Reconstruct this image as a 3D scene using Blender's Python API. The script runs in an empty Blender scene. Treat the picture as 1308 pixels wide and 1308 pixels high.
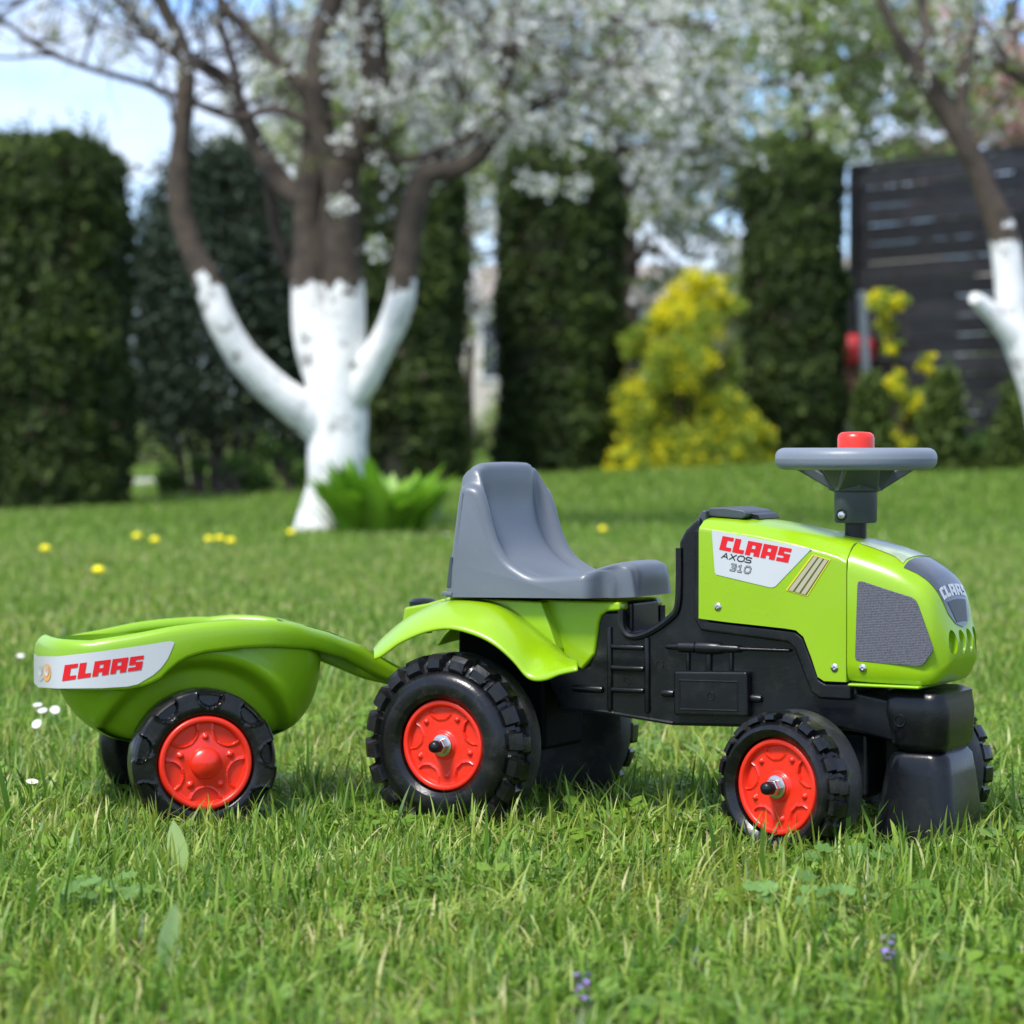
import bpy, bmesh, math, random
import numpy as np
from mathutils import Vector, Matrix, Euler, noise

# ------------------------------------------------------------------ camera, sky, sun, exposure
sc = bpy.context.scene
F_PX = 3500.0            # focal length in pixels of a 1308 px wide picture
EYE = 0.42
PITCH = math.atan(82 / F_PX)
cam_d = bpy.data.cameras.new('camera'); cam = bpy.data.objects.new('camera', cam_d)
sc.collection.objects.link(cam); sc.camera = cam
cam.location = (0, 0, EYE); cam.rotation_euler = (math.pi / 2 - PITCH, 0, 0)
cam_d.sensor_width = 36; cam_d.lens = F_PX / 1308 * 36
cam_d.clip_start = 0.05; cam_d.clip_end = 600
cam_d.dof.use_dof = True; cam_d.dof.focus_distance = 2.83; cam_d.dof.aperture_fstop = 7.3
sc.view_settings.view_transform = 'Standard'; sc.view_settings.look = 'None'
sc.view_settings.exposure = 1.2; sc.view_settings.gamma = 1
sc.view_settings.use_curve_mapping = False
SUN_EL, SUN_AZ = math.radians(56), math.radians(-142)     # azimuth clockwise from +Y
w = bpy.data.worlds.new('World'); sc.world = w; w.use_nodes = True
nt = w.node_tree; nt.nodes.clear()
o_ = nt.nodes.new('ShaderNodeOutputWorld'); bg = nt.nodes.new('ShaderNodeBackground')
sky = nt.nodes.new('ShaderNodeTexSky'); sky.sky_type = 'NISHITA'; sky.sun_disc = False
sky.sun_elevation = SUN_EL; sky.sun_rotation = SUN_AZ; sky.air_density = 1.0; sky.dust_density = 0.6
tc = nt.nodes.new('ShaderNodeTexCoord'); mp = nt.nodes.new('ShaderNodeMapping')
mp.inputs['Scale'].default_value = (3, 3, 9)
nz = nt.nodes.new('ShaderNodeTexNoise'); nz.inputs['Scale'].default_value = 3.2
nz.inputs['Detail'].default_value = 6; nz.inputs['Roughness'].default_value = 0.55
rp = nt.nodes.new('ShaderNodeValToRGB'); rp.color_ramp.elements[0].position = 0.36; rp.color_ramp.elements[0].color = (.08, .08, .08, 1)
rp.color_ramp.elements[1].position = 0.66
mx = nt.nodes.new('ShaderNodeMix'); mx.data_type = 'RGBA'
mx.inputs[7].default_value = (2.9, 3.1, 3.5, 1)
nt.links.new(tc.outputs['Generated'], mp.inputs[0]); nt.links.new(mp.outputs[0], nz.inputs['Vector'])
nt.links.new(nz.outputs[0], rp.inputs[0]); nt.links.new(rp.outputs[0], mx.inputs[0])
tn_ = nt.nodes.new('ShaderNodeMix'); tn_.data_type = 'RGBA'; tn_.blend_type = 'MULTIPLY'; tn_.inputs[0].default_value = 1
tn_.inputs[7].default_value = (.50, .66, .92, 1); nt.links.new(sky.outputs[0], tn_.inputs[6]); nt.links.new(tn_.outputs[2], mx.inputs[6]); nt.links.new(mx.outputs[2], bg.inputs[0])
bg.inputs[1].default_value = 0.15; nt.links.new(bg.outputs[0], o_.inputs[0])
sun_d = bpy.data.lights.new('sun', 'SUN'); sun_d.energy = 2.3; sun_d.angle = math.radians(13)
sun_d.color = (1, 0.96, 0.9)
sun = bpy.data.objects.new('sun', sun_d); sc.collection.objects.link(sun)
sd = Vector((math.sin(SUN_AZ) * math.cos(SUN_EL), math.cos(SUN_AZ) * math.cos(SUN_EL), math.sin(SUN_EL)))
sun.rotation_euler = sd.to_track_quat('Z', 'Y').to_euler()

R = random.Random(7); NR = np.random.default_rng(7)
C = sc.collection
cP, sP = math.cos(PITCH), math.sin(PITCH)

# ------------------------------------------------------------------ measuring helpers
def ray(px, py):
    u = (px - 654) / F_PX; v = (654 - py) / F_PX
    return Vector((u, cP + v * sP, -sP + v * cP))
def at(px, py, Y):
    "world point seen at a pixel at depth Y"
    d = ray(px, py); return Vector((0, 0, EYE)) + d * (Y / d.y)
class Frame:
    def __init__(s, ox, oy, deg):
        a = math.radians(deg); s.o = Vector((ox, oy, 0)); s.a = a
        s.f = Vector((math.cos(a), -math.sin(a), 0)); s.l = Vector((math.sin(a), math.cos(a), 0))
    def P(s, px, py, yl):
        "local (x, z) of a point of the plane y = yl"
        d = ray(px, py); c = Vector((0, 0, EYE)) - s.o
        t = (yl - c.dot(s.l)) / d.dot(s.l)
        p = c + d * t; return (p.dot(s.f), p.z)
    def px(s, x, y, z):
        p = s.o + s.f * x + s.l * y; Y = p.y; Z = z - EYE; w_ = Y * cP - Z * sP
        return (654 + F_PX * p.x / w_, 654 - F_PX * (Y * sP + Z * cP) / w_)
    def zat(s, x, y, py):
        "height of the point above plan point (x, y) that shows at row py"
        p = s.o + s.f * x + s.l * y; v = (654 - py) / F_PX
        return EYE + p.y * (v * cP - sP) / (cP + v * sP)

# ------------------------------------------------------------------ materials
def mat(name, col, rough=0.5, bump=0, bscale=60, var=0.0, vscale=8, metal=0.0, spec=0.5, coat=0.0, coord='Object', rvar=0.0, dust=0.0):
    m = bpy.data.materials.new(name); m.use_nodes = True; t = m.node_tree
    b = t.nodes['Principled BSDF']
    b.inputs['Base Color'].default_value = (*col, 1); b.inputs['Roughness'].default_value = rough
    b.inputs['Metallic'].default_value = metal; b.inputs['Specular IOR Level'].default_value = spec
    b.inputs['Coat Weight'].default_value = coat; b.inputs['Coat Roughness'].default_value = 0.12
    tcn = t.nodes.new('ShaderNodeTexCoord')
    if var or rvar:
        n = t.nodes.new('ShaderNodeTexNoise'); n.inputs['Scale'].default_value = vscale; n.inputs['Detail'].default_value = 5
        t.links.new(tcn.outputs[coord], n.inputs['Vector'])
        if var:
            r = t.nodes.new('ShaderNodeValToRGB')
            r.color_ramp.elements[0].position = .3; r.color_ramp.elements[1].position = .7
            r.color_ramp.elements[0].color = (*[c * (1 - var) for c in col], 1)
            r.color_ramp.elements[1].color = (*[min(1, c * (1 + var)) for c in col], 1)
            t.links.new(n.outputs[0], r.inputs[0]); t.links.new(r.outputs[0], b.inputs['Base Color'])
        if rvar:
            q = t.nodes.new('ShaderNodeMapRange'); q.inputs[3].default_value = rough - rvar; q.inputs[4].default_value = rough + rvar
            q.inputs[1].default_value = .3; q.inputs[2].default_value = .7
            t.links.new(n.outputs[0], q.inputs[0]); t.links.new(q.outputs[0], b.inputs['Roughness'])
    if dust:
        dn = t.nodes.new('ShaderNodeTexNoise'); dn.inputs['Scale'].default_value = 38; dn.inputs['Detail'].default_value = 9; dn.inputs['Roughness'].default_value = .78
        t.links.new(tcn.outputs[coord], dn.inputs['Vector']); dr = t.nodes.new('ShaderNodeMapRange')
        dr.inputs[1].default_value = .50; dr.inputs[2].default_value = .78; dr.inputs[4].default_value = dust; t.links.new(dn.outputs[0], dr.inputs[0])
        dx_ = t.nodes.new('ShaderNodeMix'); dx_.data_type = 'RGBA'; dx_.inputs[6].default_value = (*col, 1); dx_.inputs[7].default_value = (.30, .27, .20, 1)
        t.links.new(dr.outputs[0], dx_.inputs[0])
        for l_ in list(b.inputs['Base Color'].links): t.links.new(l_.from_socket, dx_.inputs[6])
        t.links.new(dx_.outputs[2], b.inputs['Base Color'])
    if bump:
        n2 = t.nodes.new('ShaderNodeTexNoise'); n2.inputs['Scale'].default_value = bscale; n2.inputs['Detail'].default_value = 4
        t.links.new(tcn.outputs[coord], n2.inputs['Vector'])
        bp = t.nodes.new('ShaderNodeBump'); bp.inputs['Strength'].default_value = bump; bp.inputs['Distance'].default_value = 0.002
        t.links.new(n2.outputs[0], bp.inputs['Height']); t.links.new(bp.outputs[0], b.inputs['Normal'])
    return m
def leafmat(name, stops, transl=0.35, rough=0.55, spec=0.3):
    "colour from the per-leaf attribute 'tint', part of the light passing through"
    m = bpy.data.materials.new(name); m.use_nodes = True; t = m.node_tree
    b = t.nodes['Principled BSDF']; b.inputs['Roughness'].default_value = rough; b.inputs['Specular IOR Level'].default_value = spec
    a = t.nodes.new('ShaderNodeAttribute'); a.attribute_name = 'tint'
    r = t.nodes.new('ShaderNodeValToRGB')
    el = r.color_ramp.elements
    while len(el) < len(stops): el.new(0.5)
    for e, (p, c) in zip(el, stops): e.position = p; e.color = (*c, 1)
    t.links.new(a.outputs['Fac'], r.inputs[0]); t.links.new(r.outputs[0], b.inputs['Base Color'])
    tr = t.nodes.new('ShaderNodeBsdfTranslucent'); t.links.new(r.outputs[0], tr.inputs[0])
    ms = t.nodes.new('ShaderNodeMixShader'); ms.inputs[0].default_value = transl
    t.links.new(b.outputs[0], ms.inputs[1]); t.links.new(tr.outputs[0], ms.inputs[2])
    t.links.new(ms.outputs[0], t.nodes['Material Output'].inputs[0])
    return m
GREEN = (0.245, 0.43, 0.003)
M = dict(
    green=mat('green_plastic', GREEN, .30, .05, 260, .04, 9, coat=.15, rvar=.06, dust=.10),
    tubgreen=mat('trailer_green_plastic', (0.215, 0.405, 0.006), .36, .06, 240, .05, 7, coat=.1, rvar=.06, dust=.12),
    red=mat('red_plastic', (0.72, 0.022, 0.006), .32, .03, 300, .05, 20, coat=.1, dust=.08),
    seat=mat('grey_plastic', (0.112, 0.130, 0.152), .34, .05, 420, .05, 12, rvar=.05, dust=.08),
    wheelgrey=mat('steering_grey_plastic', (0.17, 0.195, 0.23), .42, .10, 420, .04, 12),
    colgrey=mat('dark_grey_plastic', (0.045, 0.056, 0.066), .42, .10, 300, .08, 12),
    black=mat('black_plastic', (0.0045, 0.0055, 0.0068), .30, .05, 420, .2, 14, rvar=.08, spec=.36, dust=.05),
    tyre=mat('black_tyre_plastic', (0.005, 0.0052, 0.006), .28, .08, 300, .25, 22, rvar=.08, spec=.42, dust=.10),
    dull=mat('dull_tyre_plastic', (0.013, 0.0135, 0.015), .55, .2, 260, .3, 30, rvar=.1, dust=.2),
    sticker=mat('white_sticker', (0.48, 0.50, 0.51), .32, 0, 1, .03, 12, coat=.2),
    palesticker=mat('pale_green_sticker', (.36, .44, .26), .28, .1, 200, .25, 60, coat=.3), shade=mat('shade_black_plastic', (.002, .0022, .0025), .7, spec=.12),
    redprint=mat('red_print', (0.62, 0.003, 0.008), .35),
    blackprint=mat('black_print', (0.012, 0.013, 0.015), .4),
    orange=mat('orange_print', (0.72, 0.33, 0.07), .4), silverprint=mat('silver_print', (0.42, 0.45, 0.45), .35),
    darkdecal=mat('dark_decal', (0.045, 0.055, 0.07), .25, coat=.3),
    vent=mat('cream_metal_print', (0.50, 0.47, 0.30), .28, metal=.4), ventdark=mat('brown_print', (0.10, 0.085, 0.03), .4),
    ventedge=mat('yellow_print', (0.6, 0.55, 0.02), .4),
    steel=mat('zinc_steel', (0.62, 0.60, 0.56), .25, .1, 200, metal=1.0),
    bark=mat('bark', (0.055, 0.042, 0.030), .85, 1.0, 30, .5, 10),
    twig=mat('twig_bark', (0.07, 0.05, 0.04), .85, .3, 60, .3, 14),
    fence=mat('black_stained_wood', (0.011, 0.0105, 0.012), .45, .4, 40, .35, 9), fence2=mat('sheen_black_wood', (0.020, 0.019, 0.021), .42, .5, 40, .4, 7),
)
def grille_mat():
    m = mat('grille_print', (0.10, 0.10, 0.125), .45); t = m.node_tree; b = t.nodes['Principled BSDF']
    tcn = t.nodes.new('ShaderNodeTexCoord'); wv = t.nodes.new('ShaderNodeTexWave'); wv.bands_direction = 'Z'
    wv.inputs['Scale'].default_value = 190; wv.inputs['Distortion'].default_value = 1.6; wv.inputs['Detail'].default_value = 2
    wv.inputs['Detail Scale'].default_value = 6
    vo = t.nodes.new('ShaderNodeTexVoronoi'); vo.inputs['Scale'].default_value = 520
    t.links.new(tcn.outputs['Object'], wv.inputs['Vector']); t.links.new(tcn.outputs['Object'], vo.inputs['Vector'])
    ma = t.nodes.new('ShaderNodeMath'); ma.operation = 'MULTIPLY'
    t.links.new(wv.outputs['Fac'], ma.inputs[0]); t.links.new(vo.outputs['Distance'], ma.inputs[1])
    r = t.nodes.new('ShaderNodeValToRGB'); r.color_ramp.elements[0].position = .05; r.color_ramp.elements[1].position = .4
    r.color_ramp.elements[0].color = (.045, .045, .058, 1); r.color_ramp.elements[1].color = (.135, .132, .155, 1)
    t.links.new(ma.outputs[0], r.inputs[0]); t.links.new(r.outputs[0], b.inputs['Base Color'])
    return m
M['grille'] = grille_mat()
def limewash_mat(name, zcut):
    "bark above, lime wash below a ragged edge at height zcut"
    m = bpy.data.materials.new(name); m.use_nodes = True; t = m.node_tree; b = t.nodes['Principled BSDF']
    g = t.nodes.new('ShaderNodeNewGeometry'); s = t.nodes.new('ShaderNodeSeparateXYZ')
    t.links.new(g.outputs['Position'], s.inputs[0])
    n = t.nodes.new('ShaderNodeTexNoise'); n.inputs['Scale'].default_value = 9; n.inputs['Detail'].default_value = 6
    t.links.new(g.outputs['Position'], n.inputs['Vector'])
    a = t.nodes.new('ShaderNodeMath'); a.operation = 'MULTIPLY_ADD'; a.inputs[1].default_value = .34; a.inputs[2].default_value = -.17
    t.links.new(n.outputs[0], a.inputs[0])
    a2 = t.nodes.new('ShaderNodeMath'); a2.operation = 'ADD'; t.links.new(s.outputs['Z'], a2.inputs[0]); t.links.new(a.outputs[0], a2.inputs[1])
    c = t.nodes.new('ShaderNodeMath'); c.operation = 'LESS_THAN'; c.inputs[1].default_value = zcut; t.links.new(a2.outputs[0], c.inputs[0])
    n2 = t.nodes.new('ShaderNodeTexNoise'); n2.inputs['Scale'].default_value = 11; n2.inputs['Detail'].default_value = 8; n2.inputs['Roughness'].default_value = .7
    t.links.new(g.outputs['Position'], n2.inputs['Vector'])
    rw = t.nodes.new('ShaderNodeValToRGB'); rw.color_ramp.elements[0].position = .33; rw.color_ramp.elements[1].position = .47
    rw.color_ramp.elements[0].color = (.12, .11, .085, 1); rw.color_ramp.elements[1].color = (.80, .80, .77, 1)
    rb = t.nodes.new('ShaderNodeValToRGB'); rb.color_ramp.elements[0].position = .3; rb.color_ramp.elements[1].position = .7
    rb.color_ramp.elements[0].color = (.020, .015, .011, 1); rb.color_ramp.elements[1].color = (.098, .072, .048, 1)
    t.links.new(n2.outputs[0], rw.inputs[0]); t.links.new(n2.outputs[0], rb.inputs[0])
    x = t.nodes.new('ShaderNodeMix'); x.data_type = 'RGBA'; t.links.new(c.outputs[0], x.inputs[0])
    t.links.new(rb.outputs[0], x.inputs[6]); t.links.new(rw.outputs[0], x.inputs[7]); t.links.new(x.outputs[2], b.inputs['Base Color'])
    b.inputs['Roughness'].default_value = .85
    bp = t.nodes.new('ShaderNodeBump'); bp.inputs['Strength'].default_value = .8; bp.inputs['Distance'].default_value = .02
    t.links.new(n2.outputs[0], bp.inputs['Height']); t.links.new(bp.outputs[0], b.inputs['Normal'])
    return m

# ------------------------------------------------------------------ building helpers
def tag(o, label=None, cat=None, group=None, kind=None):
    for k, v in (('label', label), ('category', cat), ('group', group), ('kind', kind)):
        if v: o[k] = v
    return o
def empty(name, label, cat, loc=(0, 0, 0), rz=0, group=None):
    o = bpy.data.objects.new(name, None); C.objects.link(o); o.location = loc; o.rotation_euler = (0, 0, rz)
    o.empty_display_size = .05
    return tag(o, label, cat, group)
def mk(name, vs, fs, m, parent=None, sharp=40, bevel=0, seg=3, loc=None, solid=0, flat=False, label=None):
    me = bpy.data.meshes.new(name); me.from_pydata([tuple(v) for v in vs], [], fs); me.validate()
    bm = bmesh.new(); bm.from_mesh(me)
    if not flat and not solid: bmesh.ops.recalc_face_normals(bm, faces=bm.faces)
    bm.to_mesh(me); bm.free()
    me.materials.append(m)
    o = bpy.data.objects.new(name, me); C.objects.link(o)
    if parent: o.parent = parent
    if loc: o.location = loc
    if solid:
        s = o.modifiers.new('s', 'SOLIDIFY'); s.thickness = solid; s.offset = 0
    if bevel:
        b = o.modifiers.new('b', 'BEVEL'); b.width = bevel; b.segments = seg; b.limit_method = 'ANGLE'; b.angle_limit = math.radians(28)
        b.harden_normals = False
    if not flat:
        me.shade_smooth()
        if not bevel: me.set_sharp_from_angle(angle=math.radians(sharp))
        else:
            wn = o.modifiers.new('w', 'WEIGHTED_NORMAL'); wn.keep_sharp = True
    if label: o['label'] = label
    return o
class MB:
    "collects shapes for ONE mesh"
    def __init__(s): s.v = []; s.f = []
    def add(s, vs, fs):
        k = len(s.v); s.v += [Vector(v) for v in vs]; s.f += [tuple(i + k for i in f) for f in fs]; return s
    def box(s, x0, x1, y0, y1, z0, z1):
        return s.add([(x, y, z) for x in (x0, x1) for y in (y0, y1) for z in (z0, z1)],
                     [(0, 1, 3, 2), (4, 6, 7, 5), (0, 4, 5, 1), (2, 3, 7, 6), (0, 2, 6, 4), (1, 5, 7, 3)])
    def prism(s, pts, y0, y1):
        "closed outline in x, z pushed from y0 to y1"
        n = len(pts)
        return s.add([(x, y0, z) for x, z in pts] + [(x, y1, z) for x, z in pts],
                     [tuple(range(n)), tuple(range(2 * n - 1, n - 1, -1))] + [(i, i + n, (i + 1) % n + n, (i + 1) % n) for i in range(n)])
    def tube(s, pts, rad, n=8, caps=True):
        pts = [Vector(p) for p in pts]; k = len(pts); vs = []; up = Vector((.13, .21, 1)).normalized(); 
        if not hasattr(rad, '__len__'): rad = [rad] * k
        t0 = (pts[1] - pts[0]).normalized(); a = t0.cross(up if abs(t0.dot(up)) < .95 else Vector((1, 0, 0))).normalized()
        for i, p in enumerate(pts):
            t = (pts[min(i + 1, k - 1)] - pts[max(i - 1, 0)]).normalized()
            a = (a - t * a.dot(t)).normalized(); b = t.cross(a)
            vs += [p + (a * math.cos(q) + b * math.sin(q)) * rad[i] for q in (2 * math.pi * j / n for j in range(n))]
        fs = [(i * n + j, i * n + (j + 1) % n, (i + 1) * n + (j + 1) % n, (i + 1) * n + j) for i in range(k - 1) for j in range(n)]
        if caps: fs += [tuple(range(n - 1, -1, -1)), tuple(range((k - 1) * n, k * n))]
        return s.add(vs, fs)
    def lathe(s, prof, c=(0, 0, 0), axis='z', n=32):
        "prof: (radius, height along the axis)"
        vs = []; k = len(prof)
        for r, h in prof:
            for j in range(n):
                a = 2 * math.pi * j / n; x, y = r * math.cos(a), r * math.sin(a)
                v = {'z': (x, y, h), 'y': (x, h, y), 'x': (h, x, y)}[axis]
                vs.append((v[0] + c[0], v[1] + c[1], v[2] + c[2]))
        fs = [(i * n + j, i * n + (j + 1) % n, (i + 1) * n + (j + 1) % n, (i + 1) * n + j) for i in range(k - 1) for j in range(n)]
        if prof[0][0] > 1e-6: fs.append(tuple(range(n - 1, -1, -1)))
        if prof[-1][0] > 1e-6: fs.append(tuple(range((k - 1) * n, k * n)))
        return s.add(vs, fs)
    def build(s, name, m, parent=None, **k): return mk(name, s.v, s.f, m, parent, **k)
def cr(pts, n):
    "Catmull-Rom through points, n samples per span"
    pts = [Vector(p) for p in pts]; P = [pts[0] * 2 - pts[1]] + pts + [pts[-1] * 2 - pts[-2]]; out = []
    for i in range(1, len(P) - 2):
        for j in range(n):
            t = j / n; a, b, c, d = P[i - 1], P[i], P[i + 1], P[i + 2]
            out.append(.5 * (2 * b + (c - a) * t + (2 * a - 5 * b + 4 * c - d) * t * t + (3 * b - a - 3 * c + d) * t ** 3))
    return out + [pts[-1]]
def lerp(a, b, t): return a + (b - a) * t
def interp(x, xs, ys):
    return float(np.interp(x, xs, ys))
def quads(centres, normals, length, width, tint, droop=None):
    "many small leaf faces (four-cornered), returned as arrays"
    n = len(centres); rnd = NR.normal(size=(n, 3))
    t = np.cross(normals, rnd); t /= np.linalg.norm(t, axis=1)[:, None] + 1e-9
    b = np.cross(normals, t); b /= np.linalg.norm(b, axis=1)[:, None] + 1e-9
    L = length[:, None] / 2; W = width[:, None] / 2
    v = np.stack([centres - t * L, centres - b * W + t * L * .15, centres + t * L, centres + b * W + t * L * .15], 1).reshape(-1, 3)
    return v, np.repeat(tint, 4)
def quad_object(name, v, tint, m, parent=None, kind=None):
    me = bpy.data.meshes.new(name); n = len(v) // 4
    me.vertices.add(n * 4); me.vertices.foreach_set('co', v.astype(np.float32).ravel())
    me.loops.add(n * 4); me.loops.foreach_set('vertex_index', np.arange(n * 4, dtype=np.int32))
    me.polygons.add(n); me.polygons.foreach_set('loop_start', np.arange(0, n * 4, 4, dtype=np.int32))
    me.update(calc_edges=True)
    at_ = me.attributes.new('tint', 'FLOAT', 'POINT'); at_.data.foreach_set('value', tint.astype(np.float32))
    me.materials.append(m); o = bpy.data.objects.new(name, me); C.objects.link(o)
    if parent: o.parent = parent
    if kind: o['kind'] = kind
    return o
def clump_noise(p, s):
    return (np.sin(p[:, 0] * s + 1.3 * np.sin(p[:, 2] * s * .8)) + np.sin(p[:, 2] * s * 1.3 + p[:, 1] * s) + np.sin(p[:, 1] * s * .9 + p[:, 0] * s * 1.7)) / 3

# ------------------------------------------------------------------ ground
def ground(x, y):
    s = min(max((y - 12.5) / 7.5, 0), 3.0); s1 = min(s, 1); s1 = s1 * s1 * (3 - 2 * s1)
    rise = max(0.0, .19 + .055 * max(min(x, 6), -3.4))
    return s1 * rise + max(0, s - 1) * .10
def build_ground():
    ys = list(np.arange(-6, 12, .6)) + list(np.arange(12, 34, .5)) + [36, 40, 50, 70, 110, 200, 420]
    xs = [-300, -120, -60, -30, -18] + list(np.arange(-12, 12.1, .6)) + [18, 30, 60, 120, 300]
    vs = [(x, y, ground(x, y)) for y in ys for x in xs]; n = len(xs)
    fs = [(j * n + i, j * n + i + 1, (j + 1) * n + i + 1, (j + 1) * n + i) for j in range(len(ys) - 1) for i in range(n - 1)]
    m = mat('lawn_soil', (0.085, 0.095, 0.032), .9, 1.0, 25, .45, 3.0)
    t = m.node_tree
    o = mk('ground', vs, fs, m, flat=True); o['kind'] = 'structure'
    for p in o.data.polygons: p.use_smooth = True
    return o
build_ground()

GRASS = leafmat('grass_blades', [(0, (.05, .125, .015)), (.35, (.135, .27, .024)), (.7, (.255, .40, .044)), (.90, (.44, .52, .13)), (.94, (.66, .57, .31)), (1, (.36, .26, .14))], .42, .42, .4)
GRASS2 = leafmat('yellow_grass_blades', [(0, (.10, .16, .016)), (.4, (.24, .32, .033)), (.8, (.42, .48, .085)), (.92, (.58, .50, .26)), (1, (.36, .26, .14))], .42, .42, .4)
def blade_clump(name, nb, rad, h0, h1, w0, flat_frac=.25, dry=.08, m=None):
    vs = []; fs = []; tint = []
    for _ in range(nb):
        a = R.uniform(0, 6.283); r = rad * math.sqrt(R.random()); bx, by = r * math.cos(a), r * math.sin(a)
        h = R.uniform(h0, h1) * (R.uniform(.7, 1)); wd = w0 * R.uniform(.6, 1.25); q = R.uniform(0, 6.283)
        lean = R.uniform(.1, .8) if R.random() > flat_frac else R.uniform(.8, 2.3)
        dx, dy = math.cos(q), math.sin(q); k = len(vs); px_, py_ = -dy, dx
        tw = R.uniform(-.8, .8); tn = min(1, max(0, R.gauss(.47, .27)))
        if tn > .9: tn = .9
        if R.random() < dry: tn = R.uniform(.93, 1)
        S = 4; x = z = 0; ang = lean * .25
        for i in range(S + 1):
            t = i / S; ww = wd * (1 - t ** 2.2) * .5 + .0002
            cx_, cy_ = bx + dx * x, by + dy * x; rot = tw * t
            ux, uy = px_ * math.cos(rot) + dx * math.sin(rot), py_ * math.cos(rot) + dy * math.sin(rot)
            if i < S:
                vs += [(cx_ - ux * ww, cy_ - uy * ww, z), (cx_ + ux * ww, cy_ + uy * ww, z)]; tint += [tn * (1 - .25 * (1 - t))] * 2  # tint falls towards the root: shade between blades painted into the colour
            else: vs.append((cx_, cy_, z)); tint.append(tn)
            ang = lean * (.25 + .9 * t); x += math.sin(ang) * h / S; z += math.cos(ang) * h / S
        for i in range(S - 1):
            b = k + 2 * i; fs.append((b, b + 1, b + 3, b + 2))
        fs.append((k + 2 * S - 2, k + 2 * S - 1, k + 2 * S))
    me = bpy.data.meshes.new(name); me.from_pydata(vs, [], fs)
    a_ = me.attributes.new('tint', 'FLOAT', 'POINT'); a_.data.foreach_set('value', tint)
    me.materials.append(m or GRASS); me.shade_smooth()
    return bpy.data.objects.new(name, me)
def leaf_clump(name, n, rad, big=1.0):
    "low clover-like and lobed weed leaves"
    vs = []; fs = []; tint = []
    for _ in range(n):
        a = R.uniform(0, 6.283); r = rad * math.sqrt(R.random()); z = R.uniform(.012, .03); s = R.uniform(.004, .0085) * big
        cx_, cy_ = r * math.cos(a), r * math.sin(a); tn = R.uniform(.25, .8); tl = Vector((R.uniform(-.5, .5), R.uniform(-.5, .5), 1)).normalized()
        e1 = tl.cross(Vector((1, 0, 0))).normalized(); e2 = tl.cross(e1); q0 = R.uniform(0, 6.28)
        for j in range(3):
            k = len(vs); q = q0 + j * 2.09
            d = e1 * math.cos(q) + e2 * math.sin(q); p = e1 * -math.sin(q) + e2 * math.cos(q); c0 = Vector((cx_, cy_, z))
            vs += [c0, c0 + d * s * .6 + p * s * .5, c0 + d * s * 1.15 + p * s * .28, c0 + d * s * 1.15 - p * s * .28, c0 + d * s * .6 - p * s * .5]
            fs.append((k, k + 1, k + 2, k + 3, k + 4)); tint += [tn] * 5
    me = bpy.data.meshes.new(name); me.from_pydata([tuple(v) for v in vs], [], fs)
    a_ = me.attributes.new('tint', 'FLOAT', 'POINT'); a_.data.foreach_set('value', tint)
    me.materials.append(GRASS)
    return bpy.data.objects.new(name, me)
def scatter(name, coll_objs, pts, rots, scl, idx, label):
    coll = bpy.data.collections.new(name + '_pieces')
    for i, o in enumerate(coll_objs): o.name = 'piece_%02d' % i; coll.objects.link(o)
    me = bpy.data.meshes.new(name); me.from_pydata([tuple(p) for p in pts], [], [])
    for nm, ty, dat in (('rot', 'FLOAT_VECTOR', np.array(rots)), ('scl', 'FLOAT', np.array(scl)), ('idx', 'INT', np.array(idx))):
        a_ = me.attributes.new(nm, ty, 'POINT')
        a_.data.foreach_set('vector' if ty == 'FLOAT_VECTOR' else 'value', dat.ravel())
    o = bpy.data.objects.new(name, me); C.objects.link(o); o['kind'] = 'stuff'; tag(o, label, 'grass')
    g = bpy.data.node_groups.new(name, 'GeometryNodeTree')
    g.interface.new_socket('Geometry', in_out='INPUT', socket_type='NodeSocketGeometry')
    g.interface.new_socket('Geometry', in_out='OUTPUT', socket_type='NodeSocketGeometry')
    gi, go = g.nodes.new('NodeGroupInput'), g.nodes.new('NodeGroupOutput')
    ip = g.nodes.new('GeometryNodeInstanceOnPoints'); ci = g.nodes.new('GeometryNodeCollectionInfo')
    ci.inputs['Collection'].default_value = coll; ci.inputs['Separate Children'].default_value = True; ci.inputs['Reset Children'].default_value = True
    def na(nm, ty):
        n = g.nodes.new('GeometryNodeInputNamedAttribute'); n.data_type = ty; n.inputs['Name'].default_value = nm; return n.outputs[0]
    g.links.new(gi.outputs[0], ip.inputs['Points']); g.links.new(ci.outputs[0], ip.inputs['Instance'])
    ip.inputs['Pick Instance'].default_value = True
    g.links.new(na('idx', 'INT'), ip.inputs['Instance Index']); g.links.new(na('rot', 'FLOAT_VECTOR'), ip.inputs['Rotation'])
    g.links.new(na('scl', 'FLOAT'), ip.inputs['Scale']); g.links.new(ip.outputs[0], go.inputs[0])
    md = o.modifiers.new('scatter', 'NODES'); md.node_group = g
    return o
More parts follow.
